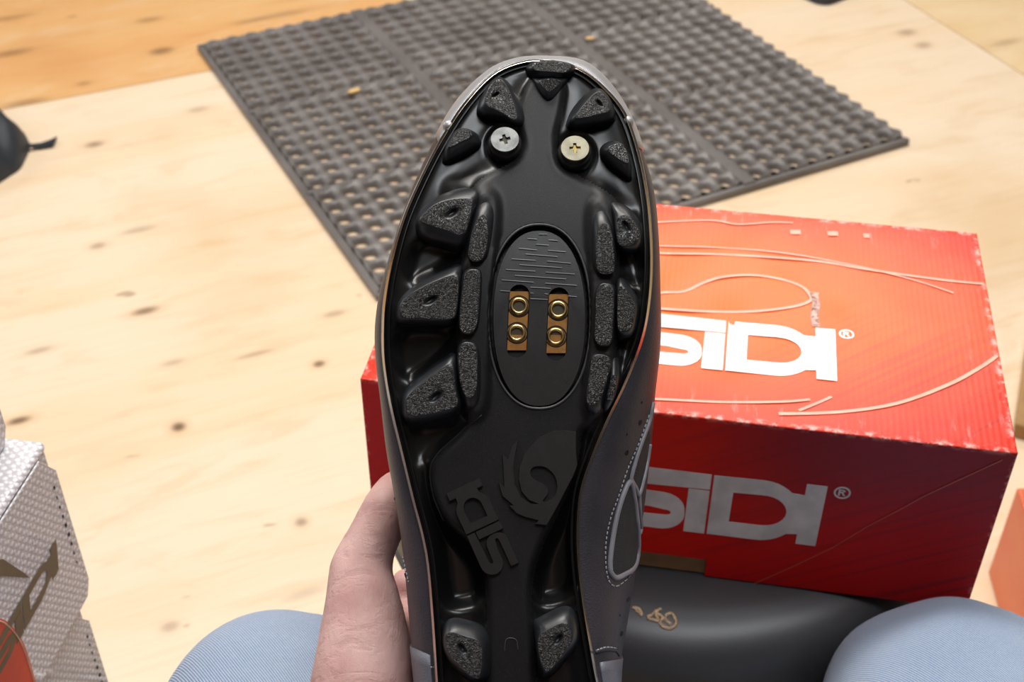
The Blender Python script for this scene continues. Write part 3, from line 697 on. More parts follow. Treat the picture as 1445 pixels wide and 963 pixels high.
# grey tray, top right
tc = hit(1162, 9, 0)
t1 = (hit(1145, 0, 0)-hit(1165, 9, 0)).normalized(); t2 = Vector((-t1.y, t1.x, 0)); t2 = t2 if t2.x > 0 else -t2
def rrect(x0, x1, y0, y1, r):
    return arc(x1-r, y1-r, r, r, 0, 90, 6)+arc(x0+r, y1-r, r, r, 90, 180, 6)+arc(x0+r, y0+r, r, r, 180, 270, 6)+arc(x1-r, y0+r, r, r, 270, 360, 6)
tray = empty('flat_tray', tc, 'grey flat tray with a black raised rim on the plywood at the top right', 'tray')
tfn = lambda x, y, z: tc+t1*x+t2*y+Vector((0, 0, z))
vs, fs = flat([rrect(-.005, .30, -.005, .40, .025)], .006, lambda x, y, z: tfn(x, y, z+.0035)); mesh_from('base', vs, fs, simple('tray_grey', srgb(150, 146, 156), .35), tray, False)
vs, fs = flat([rrect(-.005, .30, -.005, .40, .025), rrect(.001, .294, .001, .394, .020)], .014, lambda x, y, z: tfn(x, y, z+.0075), .001); mesh_from('rim', vs, fs, M['sneaker'], tray, False)
# dark bag, left edge
bag = empty('bag', (-.90, 1.76, 0), 'dark navy fabric bag lying on the floor at the left edge', 'bag')
t = NT('navy_fabric'); M['navy'] = t.out(t.mix(t.noise(30), (.016, .02, .028, 1), (.03, .036, .048, 1)), .5, 0, t.bump(t.noise(60), .4, .002), spec=.4)
ol = [(43, 206), (30, 197), (18, 187), (8, 178), (0, 170), (-20, 150), (-60, 128), (-120, 120), (-190, 135), (-230, 180), (-220, 240), (-160, 290), (-90, 300), (-40, 285), (0, 259), (15, 249), (29, 239), (38, 222)]
ol = [hit(x, y, 0) for x, y in catmull(ol, 3)]; cb = sum(ol, Vector())/len(ol); V = []; Fc = []; n = len(ol)
for s_, z in ((1, .001), (1.0, .006), (.97, .022), (.88, .040), (.72, .055), (.5, .062), (.25, .060), (.08, .058)):
    for k, p in enumerate(ol): V.append(cb+(p-cb)*s_+Vector((0, 0, z*(1+.12*math.sin(k*.7+s_*4)))))
for i in range(7):
    for k in range(n): l = (k+1) % n; Fc.append((i*n+k, i*n+l, (i+1)*n+l, (i+1)*n+k))
Fc.append(tuple(range(7*n, 8*n)))
mesh_from('body', V, Fc, M['navy'], bag)
sp = [hit(36, 204, .012), hit(44, 206, .008), hit(56, 206, .004), hit(68, 203, .004), hit(78, 199, .006)]
wd_ = [.004, .004, .007, .010, .012]
V = []; Fc = []
for p, w in zip(sp, wd_):
    V += [p+Vector((.0, w, .0015)), p+Vector((0, -w, .0015)), p+Vector((0, -w, -.0012)), p+Vector((0, w, -.0012))]
for i in range(len(sp)-1):
    for k in range(4): l = (k+1) % 4; Fc.append((4*i+k, 4*i+l, 4*i+4+l, 4*i+4+k))
Fc += [(0, 1, 2, 3), tuple(range(len(V)-4, len(V)))]
o = mesh_from('strap', V, Fc, M['navy'], bag, False)
# ------------------------------------------------------------------ THE SHOE
D0 = .50; PXM = D0/F
def Ymm(py): return (CY-py)*PXM*1000
def zb(py):
    Y = Ymm(py); z = -.10*Y
    if Y > 5: z -= .0021*(Y-5)**2
    if Y < -30: z -= 0.0
    return z
def slope(py):
    Y = Ymm(py); s = -.10
    if Y > 5: s -= .0042*(Y-5)
    return s
def SP(px, py, h): return at(px, py, D0-(zb(py)+h)*mm)
CR = CM.to_3x3()
def NRM(py):
    s = slope(py); return CR @ Vector((0, -s, 1)).normalized()
E1 = CR @ Vector((1, 0, 0))
def E2(py): s = slope(py); return CR @ Vector((0, 1, s)).normalized()
shoe = empty('cycling_shoe', SP(730, 600, -40), 'dark grey off-road cycling shoe held up in the hand, black lugged sole toward the viewer', 'shoe')
rand_ = [(772, 87), (815, 98), (848, 122), (880, 161), (900, 218), (912, 280), (917, 340), (917, 395), (911, 450), (900, 492), (879, 544), (856, 592), (837, 637), (819, 690), (814, 740), (815, 790), (822, 853), (836, 937), (846, 1000), (835, 1070), (795, 1115), (735, 1130), (672, 1112), (635, 1060), (622, 1000), (618, 962), (612, 870), (603, 780), (583, 698), (568, 636), (552, 568), (543, 509), (542, 460), (545, 420), (554, 370), (570, 312), (592, 260), (620, 205), (655, 150), (695, 107), (735, 89)]
sil_ = [(770, 81), (822, 87), (860, 118), (891, 168), (910, 223), (924, 275), (930, 340), (932, 400), (933, 457), (931, 502), (925, 554), (922, 596), (917, 650), (910, 710), (903, 760), (896, 815), (888, 865), (877, 930), (872, 1000), (858, 1080), (810, 1138), (735, 1152), (660, 1135), (612, 1070), (592, 1000), (584, 945), (576, 860), (568, 775), (556, 698), (545, 636), (537, 568), (530, 509), (529, 460), (536, 410), (549, 363), (566, 308), (586, 255), (617, 190), (648, 140), (690, 100), (728, 84)]
assert len(rand_) == len(sil_)
RA = catmull(rand_, 5); SI = catmull(sil_, 5); NR = len(RA)
# upper loft
def upper_rings(off=0.0):
    rings = []
    def hz(y):  # total height of the upper above the sole plane, mm
        return float(np.interp(y, [80, 200, 400, 600, 800, 1150], [40, 46, 58, 82, 98, 100]))
    for tt in [0, .12, .25, .4, .55, .7, .82, .92, 1.0]:
        a = math.asin(tt) if tt < 1 else math.pi/2; ring = []
        for (rx, ry), (sx, sy) in zip(RA, SI):
            d = math.hypot(sx-rx, sy-ry); Dp = 9+.42*d
            px, py = rx+(sx-rx)*tt, ry+(sy-ry)*tt
            h = -1.2-Dp*(1-math.cos(a)); ring.append(SP(px, py, h) if off == 0 else (px, py, h))
        rings.append(ring)
    for s, sc in [(.15, 1.0), (.4, .97), (.62, .88), (.8, .74), (.92, .52), (1.0, .25)]:
        ring = []
        for (rx, ry), (sx, sy) in zip(RA, SI):
            d = math.hypot(sx-rx, sy-ry); Dp = 9+.42*d; cyy = min(max(sy, 190), 1040)
            cxx = float(np.interp(cyy, [100, 450, 700, 1100], [768, 735, 742, 735]))
            T = max(hz(sy), Dp+12); px, py = cxx+(sx-cxx)*sc, cyy+(sy-cyy)*sc
            # keep metric position while receding: fixed cam-space X,Y
            h = -1.2-Dp-(T-Dp)*s
            P = SP(sx, sy, -1.2-Dp); C = SP(cxx, cyy, -1.2-Dp); Q = C+(P-C)*sc
            Q = Q-(CR @ Vector((0, 0, 1)))*((T-Dp)*s*mm); ring.append(Q)
        rings.append(ring)
    return rings
UR = upper_rings()
V = [p for r in UR for p in r]; Fc = []
for i in range(len(UR)-1):
    for k in range(NR): l = (k+1) % NR; Fc.append((i*NR+k, i*NR+l, (i+1)*NR+l, (i+1)*NR+k))
Fc.append(tuple(range((len(UR)-1)*NR, len(UR)*NR)))
upper = mesh_from('upper', V, Fc, M['upper'], shoe)
ub = bvh_of(upper)
# toe cap shell
def shell(name, sel, mat, off, rng):
    idx = [k for k in range(NR) if sel(k)]
    # make contiguous
    start = next(i for i, k in enumerate(idx) if (k-1) % NR not in idx); idx = idx[start:]+idx[:start]
    bm_n = {}
    me = upper.data
    V = []; Fc = []; mi = shoe.matrix_basis.inverted()
    for r in rng:
        for k in idx:
            n = me.vertices[r*NR+k].normal; n = Vector(n)
            V.append(UR[r][k]+n*off)
    m = len(idx)
    for r in range(len(rng)-1):
        for k in range(m-1): Fc.append((r*m+k, r*m+k+1, (r+1)*m+k+1, (r+1)*m+k))
    o = mesh_from(name, V, Fc, mat, shoe)
    s = o.modifiers.new('s', 'SOLIDIFY'); s.thickness = .0009; s.offset = -1
    return o
shell('toe_cap', lambda k: RA[k][1] < 214, M['silver'], .0007, range(1, 13))['label'] = 'silver grey toe cap'
shell('heel_cup', lambda k: RA[k][1] > 925, M['heel'], .0007, range(2, 13))['label'] = 'pale blue grey heel cup'
# small overlay bumps where the toe cap ends
for (x, y) in ((630, 178), (889, 172)):
    p = onto(ub, x+(3 if x < 700 else -3), y, .0)
    if p is None: continue
    vs, fs = [], []
    bm = bmesh.new(); bmesh.ops.create_icosphere(bm, subdivisions=3, radius=.0024, matrix=Matrix.Translation(p)); me = bpy.data.meshes.new('overlay'); bm.to_mesh(me); bm.free()
    for q in me.polygons: q.use_smooth = True
    link('cap_tab', me, M['silver'], shoe)
# --- outsole height field
def sdf(poly, X, Y):
    d = np.full(X.shape, 1e9); inside = np.zeros(X.shape, bool); n = len(poly)
    for i in range(n):
        x0, y0 = poly[i]; x1, y1 = poly[(i+1) % n]; ex, ey = x1-x0, y1-y0
        t = np.clip(((X-x0)*ex+(Y-y0)*ey)/(ex*ex+ey*ey+1e-9), 0, 1); d = np.minimum(d, np.hypot(X-x0-t*ex, Y-y0-t*ey))
        c = ((y0 > Y) != (y1 > Y)) & (X < (x1-x0)*(Y-y0)/(y1-y0+1e-12)+x0); inside ^= c
    return np.where(inside, d, -d)
def sstep(a, b, x): t = np.clip((x-a)/(b-a), 0, 1); return t*t*(3-2*t)
def xlr(poly, y):
    xs = []
    n = len(poly)
    for i in range(n):
        x0, y0 = poly[i]; x1, y1 = poly[(i+1) % n]
        if (y0 <= y) != (y1 <= y): xs.append(x0+(x1-x0)*(y-y0)/(y1-y0))
    return min(xs), max(xs)
NROW, NCOL = 430, 150
ys = np.concatenate([np.linspace(88.2, 110, 22), np.linspace(111, 1110, NROW-44), np.linspace(1111, 1129.5, 22)])
PX = np.zeros((len(ys), NCOL+1)); PY = np.zeros_like(PX)
for j, y in enumerate(ys):
    a, b = xlr(RA, y); PX[j] = a+(b-a)*np.linspace(0, 1, NCOL+1); PY[j] = y
edge = sdf(RA, PX, PY)
deck = chaikin([(750, 105), (798, 105), (790, 160), (780, 195), (786, 228), (802, 243), (850, 268), (875, 290), (872, 330), (868, 400), (868, 480), (862, 560), (838, 600), (815, 606), (815, 650), (790, 712), (752, 790), (745, 850), (752, 905), (752, 1110), (690, 1110), (688, 905), (690, 850), (682, 790), (662, 760), (628, 737), (611, 700), (606, 672), (612, 650), (640, 620), (668, 596), (655, 560), (645, 500), (650, 400), (655, 340), (664, 290), (668, 260), (700, 243), (724, 230), (738, 196), (730, 160)], 2)
dk = sdf(deck, PX, PY)
Hh = 2.6*sstep(-7, 5, dk)
# bowl between rim and deck
Hh += 1.6*(1-sstep(0, 14, edge))-1.2*sstep(6, 40, edge)*(1-sstep(-25, 0, dk))
# deep waist hollows beside the narrow shank
for poly, dep in (([(600, 640), (612, 720), (660, 770), (684, 800), (688, 850), (640, 862), (622, 850), (612, 770), (598, 690)], 7.0), ([(825, 600), (835, 620), (818, 690), (814, 760), (818, 840), (760, 858), (748, 830), (756, 790), (795, 712), (818, 655)], 7.0)):
    s_ = sdf(chaikin(poly, 2), PX, PY); Hh -= dep*sstep(-6, 18, s_)
for poly, dep in (([(590, 335), (658, 350), (656, 372), (600, 395), (580, 400), (572, 380)], 3.5), ([(562, 460), (645, 462), (645, 490), (600, 520), (570, 540), (556, 500)], 3.5), ([(872, 356), (905, 350), (908, 400), (890, 395)], 3.0), ([(880, 478), (902, 470), (885, 520), (872, 495)], 3.0), ([(575, 600), (650, 595), (650, 610), (610, 640), (590, 660), (572, 620)], 2.0)):
    s_ = sdf(chaikin(poly, 2), PX, PY); Hh -= dep*sstep(-8, 10, s_)
# raised rails carrying the block lugs
for poly in ([(672, 270), (700, 268), (706, 300), (696, 380), (690, 470), (690, 560), (680, 592), (655, 592), (643, 560), (643, 480), (652, 380), (664, 320)], [(828, 286), (848, 280), (868, 300), (872, 390), (868, 500), (856, 570), (842, 592), (826, 585), (824, 540), (834, 480), (834, 380)]):
    s_ = sdf(chaikin(poly, 2), PX, PY); Hh += 2.6*sstep(-5, 4, s_)
# connecting shoulders
def shoulder(a, b, w, hgt):
    global Hh
    ax, ay = a; bx, by = b; ex, ey = bx-ax, by-ay; t_ = np.clip(((PX-ax)*ex+(PY-ay)*ey)/(ex*ex+ey*ey), 0, 1)
    d = np.hypot(PX-ax-t_*ex, PY-ay-t_*ey); Hh += hgt*(1-sstep(0, w, d))
for a, b, w, h_ in (((655, 368), (600, 400), 20, 2.2), ((645, 488), (590, 545), 14, 2.4), ((640, 268), (676, 268), 26, 1.6), ((870, 388), (893, 410), 10, 2.2), ((868, 500), (872, 530), 9, 2.0), ((852, 276), (888, 298), 20, 1.8)):
    shoulder(a, b, w, h_)
# oval pocket
OX, OY, ORX, ORY = 761, 447, 71.5, 129
e_ = np.power(np.power(np.abs((PX-OX)/ORX), 2.25)+np.power(np.abs((PY-OY)/ORY), 2.25), 1/2.25)
Hh = np.where(e_ < 1.0, Hh*sstep(.985, 1.0, e_)+(-2.2)*(1-sstep(.985, 1.0, e_)), Hh)
# round sockets of the toe studs
for (sx, sy) in ((713, 205), (812, 217)):
    d = np.hypot(PX-sx, (PY-sy)); Hh += -1.6*(1-sstep(24, 31, d))+.5*(1-sstep(0, 4, np.abs(d-32)))
for _ in range(8):
    B_ = Hh.copy(); B_[1:-1, 1:-1] = (Hh[:-2, 1:-1]+Hh[2:, 1:-1]+Hh[1:-1, :-2]+Hh[1:-1, 2:]+Hh[1:-1, 1:-1]*2)/6
    Hh = np.where((e_ < 1.12) & (e_ > .9), Hh, B_)
edgeclamp = sstep(0, 5, edge); Hh = Hh*edgeclamp-.6*(1-edgeclamp)
V = []
for j in range(len(ys)):
    for i in range(NCOL+1): V.append(SP(PX[j, i], PY[j, i], Hh[j, i]))
Fc = []; fm = []
for j in range(len(ys)-1):
    for i in range(NCOL):
        a = j*(NCOL+1)+i; Fc.append((a, a+NCOL+1, a+NCOL+2, a+1)); fm.append(1 if dk[j, i] > -3 else 0)
outsole = mesh_from('outsole', V, Fc, [M['sole_gloss'], M['sole_satin']], shoe, True, fm, recalc=False)
outsole['label'] = 'glossy black outsole'
obvh = bvh_of(outsole)
# rim bead
rb = [SP(x, y, -.2) for x, y in RA]
vs, fs = tube_geo(rb, .00105, 12, True); mesh_from('rand', vs, fs, M['rand'], shoe)['label'] = 'shiny lacquered edge bead of the sole'
V = []; Fc = []; prof_e = [(1.6, 1.0), (0.2, 2.45), (-.3, 2.4), (-3.2, .45), (-3.4, -1.8)]
for i, (x, y) in enumerate(RA):
    a = RA[i-1]; b = RA[(i+1) % NR]; tx, ty = b[0]-a[0], b[1]-a[1]; L = math.hypot(tx, ty)
    for o_, h_ in prof_e: V.append(SP(x-ty/L*o_, y+tx/L*o_, h_))
for i in range(NR):
    j = (i+1) % NR
    for k in range(4): Fc.append((5*i+k, 5*i+k+1, 5*j+k+1, 5*j+k))
mesh_from('edge_line', V, Fc, M['edge'], shoe, False)['label'] = 'thin polished line mirroring the surroundings along the sole edge'
inner = []
for i, (x, y) in enumerate(RA):
    a = RA[i-1]; b = RA[(i+1) % NR]; tx, ty = b[0]-a[0], b[1]-a[1]; L = math.hypot(tx, ty); inner.append((x-ty/L*7.0, y+tx/L*7.0))
vs, fs = tube_geo([SP(x, y, .6) for x, y in inner], .0007, 8, True); mesh_from('inner_bead', vs, fs, M['sole_gloss'], shoe)
# lugs
NL = 72
def cast(poly, c, n=NL):
    out = []; m = len(poly)
    for k in range(n):
        a = 2*math.pi*k/n; dx, dy = math.cos(a), math.sin(a); best = 0
        for i in range(m):
            x0, y0 = poly[i]; x1, y1 = poly[(i+1) % m]; ex, ey = x1-x0, y1-y0; den = dx*ey-dy*ex
            if abs(den) < 1e-9: continue
            t = ((x0-c[0])*ey-(y0-c[1])*ex)/den; s = ((x0-c[0])*dy-(y0-c[1])*dx)/den
            if t > 0 and -1e-6 <= s <= 1+1e-6: best = max(best, t)
        out.append(best)
    return out
def lug(top, base=None, h=8.0, dim=None, hb=-3.0, dang=-.6, dlen=9, name='lug', grow=3.0, tilt=0.0):
    T = chaikin(top, 2); c = dim if dim else (sum(p[0] for p in T)/len(T), sum(p[1] for p in T)/len(T))
    rt = cast(T, c)
    if base is None:
        sh = h*abs(slope(c[1]))/mm*mm*3.2
        base = [(x, y) for x, y in T]; B = [c_+grow for c_ in rt]; bc_ = (c[0], c[1]+(3 if c[1] < 481 else -2))
        Bp = [(bc_[0]+B[k]*math.cos(2*math.pi*k/NL), bc_[1]+B[k]*math.sin(2*math.pi*k/NL)) for k in range(NL)]
    else:
        B = chaikin(base, 2); rb_ = cast(B, c); Bp = [(c[0]+rb_[k]*math.cos(2*math.pi*k/NL), c[1]+rb_[k]*math.sin(2*math.pi*k/NL)) for k in range(NL)]
    Tp = [(c[0]+rt[k]*math.cos(2*math.pi*k/NL), c[1]+rt[k]*math.sin(2*math.pi*k/NL)) for k in range(NL)]
    V = []; rows = []
    def row(P, hh):
        rows.append(len(V)); V.extend([SP(x, y, hh) for x, y in P])
    L = lambda f: [(b[0]+(t[0]-b[0])*f, b[1]+(t[1]-b[1])*f) for b, t in zip(Bp, Tp)]
    sc = lambda f: [(c[0]+(t[0]-c[0])*f, c[1]+(t[1]-c[1])*f) for t in Tp]
    row(Bp, hb); row(L(.10), hb+(h-hb)*.35); row(L(.45), h*.72); row(L(.85), h*.95); row(L(.97), h*1.0)
    row(sc(.97), h+.25); nside = len(rows)-1
    for f in (.85, .7, .55): row(sc(f), h+.3)
    if dim:
        def el(a, b):
            ca, sa = math.cos(dang), math.sin(dang)
            P = []
            for k in range(NL):
                an = 2*math.pi*k/NL
                # angle-preserving ellipse radius
                ux, uy = math.cos(an)*ca+math.sin(an)*sa, -math.cos(an)*sa+math.sin(an)*ca
                r = 1/math.sqrt((ux/a)**2+(uy/b)**2); P.append((c[0]+r*math.cos(an), c[1]+r*math.sin(an)))
            return P
        row(el(dlen*1.25, dlen*.62), h+.2); nd = len(rows)-1; row(el(dlen*.9, dlen*.38), h-.5); row(el(dlen*.6, dlen*.2), h-1.8)
    else: row(sc(.3), h+.3); nd = 99
    Fc = []; fm_ = []
    for i in range(len(rows)-1):
        for k in range(NL):
            l = (k+1) % NL; Fc.append((rows[i]+k, rows[i]+l, rows[i+1]+l, rows[i+1]+k)); fm_.append(0 if (i < nside or i >= nd) else 1)
    Fc.append(tuple(rows[-1]+k for k in range(NL))); fm_.append(1 if not dim else 0)
    return mesh_from(name, V, Fc, [M['lug_side'], M['lug_top']], shoe, True, fm_)
A_ = lambda P: [(690+x/6.88, 60+y/6.88) for x, y in P]
lug(A_([(410, 232), (440, 190), (600, 178), (760, 195), (805, 232), (790, 268), (735, 300), (600, 282), (470, 278), (420, 265)]), A_([(335, 255), (380, 195), (600, 160), (830, 205), (862, 265), (800, 350), (700, 385), (600, 360), (470, 385), (380, 350)]), 7.5)
lug(A_([(470, 372), (600, 345), (720, 372), (655, 432), (585, 488), (520, 432)]), A_([(385, 320), (440, 345), (590, 320), (740, 345), (800, 320), (700, 500), (580, 625), (470, 520)]), 6.0)
lug([(693, 116), (707, 110), (717, 122), (727, 150), (731, 168), (724, 171), (707, 158), (685, 150), (683, 138)], [(671, 150), (692, 111), (712, 106), (738, 144), (746, 172), (735, 184), (707, 171), (672, 167)], 7.5, (699, 134), dlen=5.5, dang=-.5)
lug([(841, 129), (849, 129), (860, 141), (863, 157), (847, 161), (827, 166), (812, 168), (811, 163), (828, 143)], [(798, 172), (806, 153), (833, 124), (850, 123), (864, 141), (870, 162), (869, 174), (843, 180), (814, 186), (799, 182)], 7.5, (846, 146), dlen=5.5, dang=.8)
lug([(633, 205), (643, 184), (653, 180), (666, 186), (667, 193), (651, 200), (633, 210)], [(621, 232), (627, 207), (640, 184), (655, 179), (675, 188), (682, 201), (679, 210), (643, 230), (626, 236)], 6.5)
lug([(857, 208), (868, 203), (879, 201), (887, 218), (888, 234), (875, 226), (859, 215)], [(844, 211), (853, 201), (871, 197), (886, 211), (892, 234), (894, 257), (888, 260), (869, 245), (847, 225)], 6.5)
lug([(592, 309), (609, 290), (631, 281), (664, 279), (668, 285), (662, 315), (654, 336), (627, 324), (594, 315)], [(584, 318), (593, 293), (618, 275), (654, 262), (686, 263), (679, 285), (666, 312), (657, 362), (625, 352), (588, 342)], 8.0, (638, 301), dang=-.6, dlen=10)
lug([(565, 430), (574, 417), (609, 398), (641, 386), (649, 390), (645, 443), (639, 452), (597, 450), (567, 450), (563, 440)], [(557, 452), (560, 427), (573, 410), (609, 388), (641, 374), (656, 366), (651, 397), (646, 443), (643, 465), (597, 462), (558, 460)], 8.0, (608, 424), dang=-.55, dlen=10)
lug([(573, 562), (583, 551), (605, 534), (628, 516), (637, 513), (641, 520), (643, 552), (648, 570), (641, 576), (615, 584), (583, 588), (574, 586), (572, 571)], [(566, 576), (567, 556), (581, 538), (611, 513), (635, 500), (645, 487), (646, 518), (648, 552), (654, 576), (645, 590), (615, 598), (581, 602), (567, 592)], 8.0, (615, 560), dang=-.75, dlen=10)
lug([(677, 303), (687, 302), (689, 329), (687, 351), (680, 371), (659, 368), (663, 340), (668, 319)], [(672, 281), (686, 272), (698, 275), (704, 290), (699, 329), (693, 356), (689, 372), (657, 371), (660, 338), (667, 301)], 8.0)
lug([(657, 380), (677, 380), (678, 388), (676, 431), (672, 471), (649, 472), (648, 450), (652, 406)], [(653, 377), (681, 377), (683, 390), (681, 432), (677, 474), (646, 475), (644, 450), (648, 404)], 8.0)
lug([(647, 483), (673, 483), (674, 515), (673, 552), (666, 563), (657, 562), (649, 541), (647, 515)], [(644, 480), (678, 480), (683, 520), (681, 575), (669, 588), (655, 583), (646, 545), (643, 515)], 8.0)
lug([(844, 315), (861, 314), (866, 343), (868, 383), (863, 388), (842, 387), (840, 353)], [(832, 297), (841, 285), (854, 286), (863, 312), (870, 343), (872, 389), (839, 391), (832, 374), (831, 332)], 8.0)
lug([(841, 400), (865, 400), (867, 415), (865, 460), (863, 490), (838, 487), (840, 452)], [(838, 397), (869, 397), (871, 415), (869, 460), (866, 493), (834, 490), (836, 452)], 8.0)
lug([(835, 499), (862, 502), (861, 519), (851, 556), (841, 574), (828, 572), (827, 558), (833, 523)], [(831, 496), (867, 499), (866, 521), (857, 558), (848, 592), (828, 592), (822, 560), (829, 522)], 8.0)
lug([(868, 308), (881, 302), (893, 308), (902, 323), (904, 337), (893, 346), (879, 350), (870, 342)], [(854, 274), (872, 281), (894, 296), (905, 316), (907, 352), (893, 361), (874, 357), (869, 343), (865, 311), (858, 291)], 7.5, (884, 320), dang=1.0, dlen=8)
lug([(872, 403), (881, 403), (895, 426), (898, 436), (891, 466), (881, 470), (871, 468), (871, 432)], [(868, 386), (881, 391), (898, 413), (903, 428), (900, 453), (895, 476), (879, 483), (870, 478), (867, 440)], 7.5)
lug([(862, 528), (870, 529), (869, 552), (863, 566), (858, 568), (856, 558), (861, 540)], [(864, 488), (875, 502), (878, 523), (872, 552), (863, 574), (852, 590), (846, 578), (856, 540), (860, 515)], 7.0)
lug([(629, 895), (638, 891), (656, 898), (675, 903), (682, 916), (681, 936), (677, 959), (668, 959), (651, 944), (634, 926), (628, 910)], [(623, 905), (625, 880), (636, 870), (654, 872), (684, 881), (694, 900), (696, 935), (693, 961), (667, 968), (638, 944), (626, 924)], 9.0, (652, 915), dang=.9, dlen=8)
lug([(758, 898), (775, 888), (797, 877), (806, 886), (809, 904), (798, 920), (773, 952), (766, 946), (759, 923)], [(749, 876), (759, 871), (796, 852), (810, 857), (818, 877), (819, 904), (807, 926), (776, 960), (761, 960), (755, 904)], 9.0, (788, 902), dang=-.9, dlen=8)
# heel block beyond the frame
lug([(640, 1000), (676, 985), (684, 1040), (700, 1085), (680, 1100), (650, 1070)], None, 9.0, grow=6)
lug([(758, 985), (800, 995), (815, 1040), (795, 1080), (760, 1100), (755, 1040)], None, 9.0, grow=6)
# cleat cover plate with slots
def stadium(cx, cy, w, l, lean):
    P = arc(0, -l/2+w/2, w/2, w/2, 180, 360, 10)+arc(0, l/2-w/2, w/2, w/2, 0, 180, 10)
    return [(cx+x-lean*y, cy+y) for x, y in P]
def sup(cx, cy, rx, ry, e=2.25, n=72):
    P = []
    for k in range(n):
        a = 2*math.pi*k/n; c, s = math.cos(a), math.sin(a); P.append((cx+rx*abs(c)**(2/e)*(1 if c >= 0 else -1), cy+ry*abs(s)**(2/e)*(1 if s >= 0 else -1)))
    return P
PLH = .9
sl1 = stadium(731.0, 453.5, 29, 103, .045); sl2 = stadium(786.5, 457.5, 29, 103, .045)
vs, fs = flat([sup(761, 449.5, 65, 124), sl1, sl2], 2.2, lambda x, y, z: SP(x, y, PLH-1.1+z), .35)
mesh_from('cleat_cover', vs, fs, M['relief'], shoe, False)['label'] = 'oval black cover with two cleat slots'
rim = [SP(x, y, 2.55+(0.3 if y > 480 else 0)) for x, y in sup(OX, OY, ORX+1, ORY+1)]
vs, fs = tube_geo(rim, .0005, 8, True); mesh_from('pocket_rim', vs, fs, M['rim_grey'], shoe)
for (a, b) in (((731.0, 453.5), [(732.5, 432), (729.5, 470)]), ((786.5, 457.5), [(788, 437), (784.5, 475)])):
    pl = [(x, min(max(y, a[1]-42), a[1]+41)) for x, y in stadium(a[0], a[1], 29, 103, .045)]
    x0 = a[0]; 
    lp = [(x0-13.6+.045*42, a[1]-42), (x0+13.6+.045*42, a[1]-42), (x0+13.6-.045*41, a[1]+41), (x0-13.6-.045*41, a[1]+41)]
    vs, fs = flat([lp], .8, lambda x, y, z: SP(x, y, -.8+z))
    bp = mesh_from('brass_plate', vs, fs, M['brass_plate'], shoe, False); bp['label'] = 'brass plate inside a cleat slot'
    vs, fs = flat([stadium(a[0], a[1], 34, 108, .045)], .3, lambda x, y, z: SP(x, y, -1.7+z)); mesh_from('slot_floor', vs, fs, M['slot'], shoe, False)
    for (nx, ny) in b:
        Pn = SP(nx, ny, .2); n_ = NRM(ny); e2 = E2(ny)
        pr = [(.0034, -.0010), (.0034, -.0001), (.0031, .0003), (.0026, .0004), (.00215, .0001), (.0021, -.0012)]
        V = []; Fc = []
        for r, z in pr:
            for k in range(40): an = 2*math.pi*k/40; V.append(Pn+E1*(r*math.cos(an))+e2*(r*math.sin(an))+n_*z)
        for i in range(len(pr)-1):
            for k in range(40): l = (k+1) % 40; Fc.append((i*40+k, i*40+l, (i+1)*40+l, (i+1)*40+k))
        mesh_from('threaded_nut', V, Fc, M['brass'], bp)
        V = [Pn+E1*(.0021*math.cos(2*math.pi*k/32))+e2*(.0021*math.sin(2*math.pi*k/32))-n_*.0007 for k in range(32)]
        mesh_from('thread_hole', V, [tuple(range(32))], simple('nut_bore', (.07, .055, .03, 1), .4), bp, False)
        vs, fs = tube_geo([Pn+E1*(.0040*math.cos(2*math.pi*k/32))+e2*(.0040*math.sin(2*math.pi*k/32))-n_*.0009 for k in range(32)], .0004, 6, True)
        mesh_from('nut_recess', vs, fs, M['slot'], bp)
ticks = [(258, 98, 295, 98), (207, 118, 250, 121), (302, 124, 343, 127), (245, 144, 303, 148), (167, 162, 250, 170), (299, 171, 380, 178), (199, 188, 342, 200), (135, 210, 244, 217), (296, 220, 403, 230), (170, 236, 363, 250), (110, 258, 242, 266), (290, 270, 420, 279), (150, 285, 382, 301), (90, 305, 235, 316), (287, 320, 430, 330), (84, 354, 128, 357), (220, 338, 312, 344), (390, 378, 430, 381), (220, 364, 233, 366), (285, 368, 300, 370), (220, 390, 298, 394)]
for a, b, c, d in ticks:
    p = [(680+a/3.21, 300+b/3.21), (680+c/3.21, 300+d/3.21)]
    vs, fs = flat([[(p[0][0], p[0][1]-.42), (p[1][0], p[1][1]-.42), (p[1][0], p[1][1]+.42), (p[0][0], p[0][1]+.42)]], .35, lambda x, y, z: SP(x, y, PLH+.35+z))
    mesh_from('scale_line', vs, fs, M['line_grey'], shoe, False)
